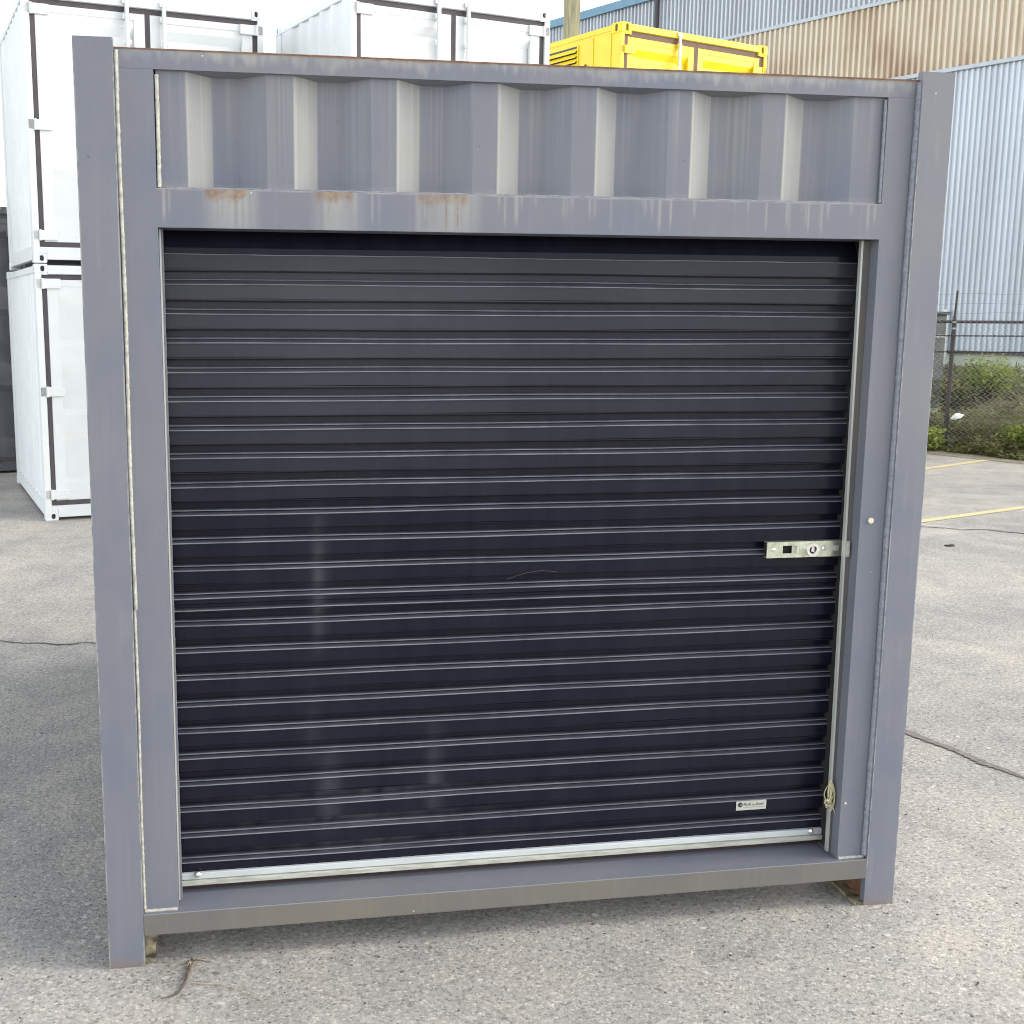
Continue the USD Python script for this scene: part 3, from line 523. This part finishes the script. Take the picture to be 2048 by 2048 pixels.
# loose grit on the asphalt
r_ = np.random.default_rng(77); ms = []
ico = trimesh.creation.icosphere(0, 1.0)
for k in range(900):
    if k < 620: x, y = r_.uniform(-.9, 3.4), r_.uniform(-.75, .05) if k % 3 else r_.uniform(-.12, .03)
    elif k < 760: x, y = r_.uniform(-1.0, -.02), r_.uniform(0, 3.5)
    else: x, y = r_.uniform(2.46, 4.5), r_.uniform(-.3, 3.5)
    sz = .0016+.0030*r_.random()**3; V = np.array(ico.vertices)*(1+r_.normal(0, .22, (12, 1)))*np.array([1, .75, .6])*sz; a = r_.random()*6.28
    V = V@np.array([[math.cos(a), math.sin(a), 0], [-math.sin(a), math.cos(a), 0], [0, 0, 1]]); ms.append(trimesh.Trimesh(V+np.array([x, y, sz*.45]), ico.faces, process=False))
GRIT = M('loose_grit', {'g': ('geometry', {}), 'r': ('rgb_ramp', {'ramp': [(0.0, (0.10, 0.09, 0.08)), (0.4, (0.30, 0.27, 0.23)), (1.0, (0.66, 0.64, 0.58))]}), 'p': ('principled_bsdf', {'roughness': 0.8})}, [('g.random_per_island', 'r.fac'), ('r.color', 'p.base_color')])
tag(obj('loose_grit', cat(*ms), GRIT), 'scattered loose grit and tiny stones on the asphalt', 'grit', kind='stuff')

# ---------------------------------------------------------------- stacked containers
def oval_hole(cx, cz, w, h, y0, y1):
    c1 = manifold3d.Manifold.cylinder(y1-y0, w/2, circular_segments=20)
    a = c1.translate((0, h/2-w/2, 0)); b = c1.translate((0, -(h/2-w/2), 0)); m = (a+b).hull() if hasattr(a, 'hull') else manifold3d.Manifold.batch_hull([a, b])
    return m.rotate((90, 0, 0)).translate((cx, y1, cz))
def build_box(name, label, catg, W, L, H, loc, rz, paint, gask, cw, chh, cd, hinges, rods, hole_round=True, louvre=False, group=None, G=.042):
    t = thing(name, label, catg, loc, rz, group or ('stacked white containers' if name == 'white_container' else None))
    P = .055
    # castings (front ones with holes on front and side)
    for fx in (0, 1):
        for fy in (0, 1):
            for fz in (0, 1):
                x0_, x1_ = (0, cw) if fx == 0 else (W-cw, W); y0_, y1_ = (0, cd) if fy == 0 else (L-cd, L); z0_, z1_ = (0, chh) if fz == 0 else (H-chh, H)
                b = tm(box(x0_, x1_, y0_, y1_, z0_, z1_, .008)); mf = manifold3d.Manifold(manifold3d.Mesh(np.asarray(b.vertices, np.float32), np.asarray(b.faces, np.uint32)))
                hw, hh = (.035, .05) if hole_round else (.045, .085)
                if fy == 0: mf = mf-oval_hole((x0_+x1_)/2+(.012 if fx == 0 else -.012), (z0_+z1_)/2, hw, hh, y0_-.01, y0_+.05)
                if fx == 0:
                    o = oval_hole((y0_+y1_)/2, (z0_+z1_)/2, hw, hh, -.01, .05).rotate((0, 0, 90)); o = o.translate((.04, 0, 0)); mf = mf-o
                cst = obj('corner_casting', tm(mf), paint, t)
                if fy == 0: obj('casting_recess', box(x0_+.02, x1_-.02, y0_+.03, y1_-.02, z0_+.02, z1_-.02), HOLE, cst)
    for fx in (0, 1):
        for fy in (0, 1):
            x0_, x1_ = (.004, P+.002) if fx == 0 else (W-P-.002, W-.004)
            if fy == 0: obj('corner_post', box(x0_, x1_, .004, .16, chh, H-chh, .004), paint, t)
            else: obj('corner_post', box(.004 if fx == 0 else W-.15, .15 if fx == 0 else W-.004, L-.15, L-.004, chh, H-chh, .004), paint, t)
    hd = .085
    obj('header', cat(box(cw, W-cw, .004, .12, H-hd, H-.012, .003), *[box(a, b, .006, .12, H-max(hd, chh+.012), H-chh-.0005) for a, b in ((P+.0025, cw-.0005), (W-cw+.0005, W-P-.0025))]), paint, t); obj('header_lip', box(P+.002, W-P-.002, .02, .12, H-hd-.004, H-hd), paint, t)
    obj('front_sill', cat(box(cw, W-cw, .004, .12, .03, .125, .003), *[box(a, b, .006, .12, chh+.0005, .125) for a, b in ((P+.0025, cw-.0005), (W-cw+.0005, W-P-.0025))] if chh < .12 else [box(cw, W-cw, .004, .12, .03, .125, .003)]), paint, t); obj('sill_lip', box(P+.002, W-P-.002, .012, .12, .1255, .135), paint, t)
    for fx in (0, 1):
        x0_, x1_ = (.006, .06) if fx == 0 else (W-.06, W-.006)
        obj('top_side_rail', box(x0_, x1_, cd, L-cd, H-.075, H-.015, .004), paint, t); obj('bottom_side_rail', box(x0_, x1_, cd, L-cd, .03, .15, .004), paint, t)
        if not louvre or fx == 1:
            pr = [(a, b) for b, a in corr(.16, L-.15, .012 if fx == 0 else W-.012, .021, 1 if fx == 0 else -1, .245)]
            obj('side_panel', sheet(pr, .15, H-.075, 'z', (.003 if fx == 0 else -.003, 0)), paint, t)
    if louvre:
        obj('side_panel', box(.014, .018, .16, L-.15, .15, H-.075), paint, t)
        obj('side_rib', box(.004, .016, .18, .40, .2, H-.10, .003), paint, t); obj('side_rib', box(.006, .014, .50, .52, .2, H-.10), paint, t)
        lv = part('louvre_panel', t)
        obj('louvre_frame', box(.002, .014, .77, .80, .4, H-.13, .002), paint, lv)
        for k in range(14):
            z = H-.215-k*.058
            sl = np.array([(.012, z+.050), (-.020, z+.010), (-.020, z), (.012, z+.036)])
            V = [(a, y, b) for y in (.80, L-.15) for a, b in sl]; obj('louvre_blade', tm(manifold3d.Manifold.hull_points(np.array(V))), paint, lv)
        obj('louvre_back', box(.0135, .0138, .80, L-.15, .4, H-.14), HOLE, lv)
        obj('side_handle', box(-.012, .012, .62, .64, H-.62, H-.38, .003), HOLE, t)
    obj('rear_panel', sheet(corr(.15, W-.15, L-.012, .036, -1), .12, H-.07, 'z', (0, .003)), paint, t)
    obj('rear_rail', box(.15, W-.15, L-.09, L-.006, H-.07, H-.012), paint, t); obj('rear_sill', box(.15, W-.15, L-.09, L-.006, .03, .12), paint, t)
    obj('roof', box(.062, W-.062, .121, L-.092, H-.045, H-.02), paint, t); obj('base_frame', box(.062, W-.062, .121, L-.092, .06, .12), DARKGREYP, t)
    # doors
    xa, xb = P+.004, W-P-.004; xm = (xa+xb)/2; z0d, z1d = .137, H-hd-.006
    for s, (a, b) in enumerate(((xa, xm-.001), (xm+.001, xb))):
        d = part('door', t)
        a2, b2, z2, z3 = a+(G if s == 0 else G/2), b-(G/2 if s == 0 else G), z0d+G, z1d-G
        # horizontally folded leaf
        ys, yd = .030, .062; fr = .095
        obj('door_frame', cat(box(a2, a2+fr, ys-.006, .07, z2, z3, .003), box(b2-fr, b2, ys-.006, .07, z2, z3, .003), box(a2+fr, b2-fr, ys-.006, .07, z2, z2+.06, .003), box(a2+fr, b2-fr, ys-.006, .07, z3-.06, z3, .003)), paint, d)
        zz0, zz1 = z2+.06, z3-.06; nrec = 3; step = (zz1-zz0)/nrec; prz = [(ys, zz0)]
        for k in range(nrec):
            b0 = zz0+k*step; prz += [(ys, b0+step*.16), (yd+.01, b0+step*.16+.045), (yd+.01, b0+step*.90-.075), (ys, b0+step*.90)]
        prz += [(ys, zz1)]
        obj('door_leaf', sheet(prz, a2+fr, b2-fr, 'x', (.003, 0)), paint, d)
        gz = cat(box(a, a2, .024, .06, z0d, z1d), box(b2, b, .024, .06, z0d, z1d), box(a2, b2, .024, .06, z0d, z2), box(a2, b2, .024, .06, z3, z1d)); obj('gasket', gz, gask, d)
        for hz in hinges:
            hx0, hx1 = (.006, a2+.115) if s == 0 else (b2-.115, W-.006)
            obj('hinge', cat(box(hx0, hx1, .004, .028, hz-.042, hz+.042, .004), cyl(((P+.012) if s == 0 else W-P-.012, .004, hz-.046), ((P+.012) if s == 0 else W-P-.012, .004, hz+.046), .012, 10)), paint, d)
    for xr in rods:
        rd = part('locking_rod', t); x_ = xm+xr
        obj('rod', cyl((x_, -.010, .10), (x_, -.010, H-.03), .019, 12), WHITEP if louvre else paint, rd, smooth=40)
        for zb in (H-.045, H-.17, H-.38, H*.5, .42, .07):
            obj('rod_bracket', cat(box(x_-.035, x_+.035, -.014, .006, zb-.022, zb+.022, .004), cyl((x_-.028, -.020, zb), (x_-.028, .0, zb), .008, 8), cyl((x_+.028, -.020, zb), (x_+.028, .0, zb), .008, 8)), BRIGHT if zb > H-.06 else paint, rd)
        obj('handle', box(x_-.30 if xr < 0 else x_, x_ if xr < 0 else x_+.30, -.03, -.015, 1.0, 1.03, .004), GALV, rd)
    return t
HW = 2.26; yaw1 = .245
hl = (.235, 1.15, 2.085)
def off(o, yaw, z): return (o[0], o[1], z)
s1 = (-1.175, 7.62)
build_box('white_container', 'white lower container standing on the asphalt left of the grey container', 'container', 2.08, 2.65, HW-.008, (*s1, 0), yaw1, WHITEP, GASKET, .113, .08, .13, hl, (-.18, .14))
build_box('white_container', 'white upper container directly left behind the grey container top', 'container', 2.08, 2.30, HW, (*s1, HW), yaw1, WHITEP, GASKET, .113, .08, .13, hl, (-.18, .14))
s2, yaw2 = (1.51, 7.09), .30
build_box('white_container', 'white container under the one with the serrated side edge', 'container', 1.96, 1.80, HW-.008, (*s2, 0), yaw2, WHITEP, GASKET, .113, .08, .13, hl, (-.16, .13))
build_box('white_container', 'white upper container beside the yellow one with serrated side edge', 'container', 1.96, 1.80, HW, (*s2, HW), yaw2, WHITEP, GASKET, .113, .08, .13, hl, (-.16, .13))
s3, yaw3 = (5.05, 10.63), .394; HY = 2.59
build_box('yellow_container', 'bright yellow louvred container raised behind the grey container', 'container', 2.44, 2.99, HY, (*s3, HY), yaw3, YELLOWP, GASKET_BR, .162, .118, .178, (.3, .9, 1.7, 2.29), (-.30,), hole_round=False, louvre=True, G=.062)
build_box('white_container', 'white container carrying the yellow louvred container', 'container', 2.44, 2.99, HY-.008, (*s3, 0), yaw3, WHITEP, GASKET, .162, .118, .178, (.3, .9, 1.7, 2.29), (-.30, .3), hole_round=False)
HD = 3.02; yaw4 = .20
fr = np.array([-1.99, 10.98]); s4 = fr-2.3*np.array([math.cos(yaw4), math.sin(yaw4)])
build_box('dark_container', 'dark grey container at the left edge behind the white stack', 'container', 2.58, 2.6, HD-.02, (*s4, 0), yaw4, DARKGREYP, GASKET, .113, .09, .13, (.3, 1.5, 2.7), (-.18, .14))
build_box('white_container', 'white container on the dark grey container at the left edge', 'container', 2.3, 2.6, HW+.1, (*s4, HD), yaw4, WHITEP, GASKET, .113, .09, .13, hl, (-.18, .14))
tl = np.array([2.24, -.03]); tl = s4+np.array([math.cos(yaw4)*tl[0]-math.sin(yaw4)*tl[1], math.sin(yaw4)*tl[0]+math.cos(yaw4)*tl[1]])
t = thing('twist_lock', 'small yellow twist lock between the dark and white containers', 'twist lock', (*tl, HD-.075), yaw4)
obj('body', box(-.045, .045, -.03, .028, 0, .07, .01), YELLOWP, t); obj('lever', cyl((0, -.03, .03), (.07, -.07, .02), .009, 8), YELLOWP, t)

# ---------------------------------------------------------------- utility pole
t = thing('utility_pole', 'weathered wooden utility pole standing behind the yellow container', 'pole', (6.38, 17.13, 0))
n = 20; zz = np.linspace(0, 10.5, 40); th = np.arange(n)*2*np.pi/n
V = []; 
for z in zz:
    rr = (.155-.003*z)*(1+.03*meshkit.noise(np.column_stack([np.cos(th)*6, np.sin(th)*6, np.full(n, z*.15)]), 8)-.05*(np.abs(th-4.3) < .16))
    V += [(r*math.cos(a), r*math.sin(a), z) for r, a in zip(rr, th)]
F = []
for k in range(39):
    for j in range(n): a, b = k*n+j, k*n+(j+1) % n; F += [(a, b, b+n), (a, b+n, a+n)]
V.append((0, 0, 10.52)); F += [(39*n+j, 39*n+(j+1) % n, len(V)-1) for j in range(n)]
obj('shaft', trimesh.Trimesh(np.array(V), F, process=False), WOOD, t, smooth=50)

# ---------------------------------------------------------------- warehouse
wh = thing('warehouse', 'long corrugated metal warehouse with a rust-stained middle band', 'warehouse')
DWALL = 20.0
A0 = C2+NW*DWALL
def wp(s, d=0.0): p = A0+NW*d+DW*s; return p
def s_of(x, y): return (np.array([x, y])-A0)@DW
sL, sR = s_of(8.5, 26.0)-7.0, s_of(13.8, 15.0)+1.6
def clad(z0, z1, s0, s1, pitch, amp, d0):
    u = []; s = s0
    while s < s1:
        u += [(s, 0), (s+.34*pitch, 0), (s+.50*pitch, -amp), (s+.84*pitch, -amp)]; s += pitch
    u.append((s, 0)); u = np.array(u)
    XY = np.array([wp(a, d0+b) for a, b in u]); n = len(u)
    V = np.vstack([np.column_stack([XY, np.full(n, z0)]), np.column_stack([XY, np.full(n, z1)])]); F = []
    for i in range(n-1): F += [(i, i+1, n+i+1), (i, n+i+1, n+i)]
    back = V+np.array([NW[0], NW[1], 0])*.004
    return trimesh.Trimesh(np.vstack([V, back]), F+[(c+2*n, b+2*n, a+2*n) for a, b, c in F], process=False)
ZB, Z2, Z1, ZE = 1.24, 6.03, 7.40, 8.55
obj('lower_cladding', clad(ZB, Z2, sL, sR, .102, .034, .02), CLAD_LOW, wh)
obj('rusty_cladding', clad(Z2+.02, Z1, sL, sR, .122, .055, .0), CLAD_RUST, wh, label='cream cladding band stained with rust')
obj('upper_cladding', clad(Z1+.02, ZE, sL, sR, .108, .050, -.02), CLAD_UP, wh)
def wbox(s0, s1, d0, d1, z0, z1):
    b = box(s0, s1, d0, d1, z0, z1); V = np.array(b.vertices); XY = np.array([wp(a, d) for a, d in V[:, :2]]); m = trimesh.Trimesh(np.column_stack([XY, V[:, 2]]), b.faces, process=False); m.fix_normals(); return m
obj('flashing', wbox(sL, sR, -.06, -.018, Z2-.03, Z2+.035), TRIM, wh); obj('flashing', wbox(sL, sR, -.075, -.04, Z1-.03, Z1+.035), TRIM, wh)
obj('fascia', wbox(sL, sR, -.14, .15, ZE, ZE+.17), FASCIA, wh, label='blue eave fascia'); obj('base_trim', wbox(sL, sR, -.05, .0, ZB-.05, ZB), DARKPIPE, wh)
obj('plinth', wbox(sL, sR, 0.03, .3, .0, ZB-.05), PLINTH, wh)
obj('back_wall', wbox(sL, sR, .06, .30, ZB, ZE), CLAD_LOW, wh)
obj('roof', wbox(sL, sR, .31, 14, ZE-.10, ZE+.12), CLAD_UP, wh)
sd = s_of(10.02, 22.74); obj('downpipe', tm(cyl((*wp(sd, -.10), 1.2), (*wp(sd, -.10), ZE), .055, 12)), DARKPIPE, wh, label='dark downpipe')
sd = s_of(13.17, 16.22); obj('downpipe', tm(cyl((*wp(sd, -.10), .7), (*wp(sd, -.10), 1.95), .05, 12)), PAPER, wh, label='white downpipe stub')

# ---------------------------------------------------------------- cabinet behind the fence
cb = thing('utility_cabinet', 'grey box cabinet with a dark lid behind the fence post', 'cabinet', (11.02, 13.46, 0), math.radians(-11))
obj('cabinet_body', box(-.62, .26, 0, .6, .45, 1.86, .01), CABM, cb); obj('cabinet_lid', box(-.66, .30, -.05, .64, 1.86, 1.905, .006), DARKPIPE, cb); obj('cabinet_base', box(-.60, .24, .02, .58, .0, .45), PLINTH, cb)
obj('cabinet_band', box(-.625, .265, -.006, .0, 1.52, 1.56), PLINTH, cb)

# ---------------------------------------------------------------- chain-link fence
FB = np.array([10.372, 11.87]); FD = np.array([1.17, -.224]); FD /= np.linalg.norm(FD); FN = np.array([-FD[1], FD[0]])
fe = thing('chain_link_fence', 'chain-link fence with dark post and barbed strands before the warehouse', 'fence', (FB[0], FB[1], 0), math.atan2(FD[1], FD[0]))
ZR = 1.765
for sx in (-3.0, 0.0, 3.0):
    obj('fence_post', cat(cyl((sx, 0, 0), (sx+.005, 0, ZR+.02), .030, 12), cyl((sx+.005, 0, ZR+.02), (sx+.006, 0, ZR+.08), .03, 12, .018)), FENCE_DARK, fe, smooth=40)
    obj('barb_arm', cyl((sx+.005, 0, ZR+.05), (sx+.012, -.01, 2.185), .016, 8), FENCE_DARK, fe)
    for zc in (ZR-.09, ZR-.005): obj('post_band', cyl((sx, 0, zc-.012), (sx, 0, zc+.012), .036, 12), WIRE, fe)
obj('top_rail', cyl((-3.4, 0, ZR), (3.4, 0, ZR), .021, 10), FENCE_DARK, fe)
for zz_ in (2.14, 2.01, 1.885):
    xs = np.linspace(-3.2, 3.2, 60); obj('barbed_strand', tube(np.column_stack([xs, np.full(60, -.012), zz_+.006*np.sin(xs*5+zz_*9)]), .0028, 4), WIRE, fe)
# twisted tension strands
for zz_, mt in ((1.575, FENCE_DARK), (1.355, FENCE_DARK)):
    xs = np.linspace(-3.2, 3.2, 400); obj('tension_wire', cat(*[tube(np.column_stack([xs, -.034+.006*np.cos(xs*60+p), zz_-.012*xs*0+.006*np.sin(xs*60+p)]), .005, 4) for p in (0, np.pi)]), mt, fe)
dm = .080; rows = int(1.80/dm*2); ms = []
for k in range(int(6.6/dm)):
    x0_ = -3.3+k*dm; pts = []
    for j in range(rows+1): pts.append((x0_+(dm/2 if j % 2 else -dm/2)*1.02, -.026+(.003 if j % 2 else -.003), 0.02+j*dm/2))
    P = np.array(pts); r = .0046; V = np.vstack([P+np.array([r, 0, 0]), P+np.array([-r*.5, r*.87, 0]), P+np.array([-r*.5, -r*.87, 0])]); n = len(P); F = []
    for j in range(n-1):
        for a in range(3):
            b = (a+1) % 3; F += [(a*n+j, b*n+j, b*n+j+1), (a*n+j, b*n+j+1, a*n+j+1)]
    ms.append(trimesh.Trimesh(V, F, process=False))
tag(obj('wire_mesh', cat(*ms), WIRE, fe), kind='stuff')

# ---------------------------------------------------------------- weeds
def leaves(pts, size, seed, droop=.4, elong=2.0):
    """folded leaves: 4 triangles each"""
    r = np.random.default_rng(seed); n = len(pts); az = r.random(n)*2*np.pi; pit = r.normal(.25, droop, n); L = size*(.6+.8*r.random(n)); W = L/elong
    d = np.column_stack([np.cos(az)*np.cos(pit), np.sin(az)*np.cos(pit), np.sin(pit)]); s = np.column_stack([-np.sin(az), np.cos(az), np.zeros(n)]); roll = r.normal(0, .5, n)
    nrm = np.cross(d, s); s2 = s*np.cos(roll)[:, None]+nrm*np.sin(roll)[:, None]; up_ = np.cross(d, s2)
    b = pts; mid = b+d*(L*.45)[:, None]-up_*(L*.06)[:, None]; tip = b+d*L[:, None]-np.array([0, 0, 1])*(L*.15)[:, None]
    l = b+d*(L*.42)[:, None]+s2*(W/2)[:, None]; q = b+d*(L*.42)[:, None]-s2*(W/2)[:, None]
    V = np.stack([b, mid, tip, l, q], 1).reshape(-1, 3); o = np.arange(n)*5
    F = np.vstack([np.stack([o, o+1, o+3], 1), np.stack([o+1, o+2, o+3], 1), np.stack([o, o+4, o+1], 1), np.stack([o+4, o+2, o+1], 1)])
    return trimesh.Trimesh(V, F, process=False)
r_ = np.random.default_rng(21)
E0, E1 = np.array([10.05, 12.0]), np.array([10.75, 10.25]); ED = E1-E0; EN = np.array([-ED[1], ED[0]]); EN /= np.linalg.norm(EN)
if EN@np.array([1, .5]) < 0: EN = -EN
def weed_points(n, depth, hmax, seed):
    r = np.random.default_rng(seed); t = r.random(n)*1.7-.35; dd = r.random(n)**1.3*depth; p = E0+np.outer(t, ED)+np.outer(dd-.06+.10*meshkit.noise(np.column_stack([t*14, t*0, t*0]), 5), EN)
    cl = meshkit.fbm(np.column_stack([p*2.6, np.zeros(n)]), 3, 6); hm = hmax*np.clip((cl-.25)*2.2, .12, 1)*np.clip((dd+.05)/.35, .25, 1)
    return np.column_stack([p, bank_z(p[:, 0], p[:, 1])+hm*r.random(n)])
tag(obj('weeds', cat(leaves(weed_points(6200, 1.2, .62, 31), .075, 1), leaves(weed_points(1200, .8, .3, 32), .10, 2, elong=4)), LEAF), 'tangled green weeds along the foot of the fence', 'weeds', kind='stuff')
tag(obj('ground_litter', leaves(weed_points(1600, .35, .10, 37), .07, 5, droop=.15, elong=2.5), GRASS), 'dry brown leaf litter along the edge of the asphalt', 'leaf litter', kind='stuff')
# dry grass on the bank
n = 9000; S = r_.random(n)*7-3.0; T__ = 15.6+r_.random(n)*4.3; p = C2+np.outer(T__, NW)+np.outer(S+s0, DW)
tag(obj('dry_grass', leaves(np.column_stack([p, bank_z(p[:, 0], p[:, 1])]), .26, 9, droop=.35, elong=9), GRASS), 'dry straw-coloured grass and stems covering the bank behind the fence', 'dry grass', kind='stuff')
def shrub(label, x, y, R, Hh, n, seed, mat, size=.09):
    t = thing('shrub', label, 'shrub', (x, y, float(bank_z(np.array([x]), np.array([y]))[0])), group='shrubs around the fence')
    r = np.random.default_rng(seed); u = r.normal(0, 1, (n, 3)); u /= np.linalg.norm(u, axis=1, keepdims=True); rad = (r.random(n)**.45)*(0.55+.75*meshkit.noise(u*2.2+seed, 3))
    P = u*rad[:, None]*np.array([R, R, Hh*.5])+np.array([0, 0, Hh*.5]); P[:, 2] = np.abs(P[:, 2]); obj('foliage', leaves(P, size, seed+1), mat, t)
    ms = [tube([(0, 0, 0), (.4*a[0], .4*a[1], a[2]*.5), tuple(a)], [.008, .006, .003], 5) for a in P[::max(1, n//12)]]; obj('stems', cat(*ms), TWIG, t)
shrub('bright green bush on the bank close against the warehouse plinth', 12.15, 13.55, .50, .60, 900, 51, LEAF_BRIGHT)
shrub('darker green bush on the bank just right of the fence post', 11.45, 13.6, .55, .55, 800, 52, LEAF)
shrub('bright green clump in front of the fence at right', 11.05, 11.05, .35, .42, 520, 53, LEAF_BRIGHT, .085)
shrub('low green clump at the fence left of the post', 10.02, 11.75, .25, .38, 380, 54, LEAF_BRIGHT, .08)
# paper scrap
r_ = np.random.default_rng(8); m = trimesh.creation.icosphere(2, 1.0); V = np.array(m.vertices)*(1+.35*(meshkit.noise(np.array(m.vertices)*2.2+9, 2)-.5)[:, None]*2); V *= np.array([.085, .05, .04]); m = trimesh.Trimesh(V, m.faces, process=False)
m.apply_transform(trimesh.transformations.rotation_matrix(-.25, (0, 1, 0))); pz = (10.47, 11.78); m.apply_translation((*pz, .47)); tag(obj('paper_scrap', m, PAPER), 'crumpled white paper caught in the weeds beside the fence post', 'paper')
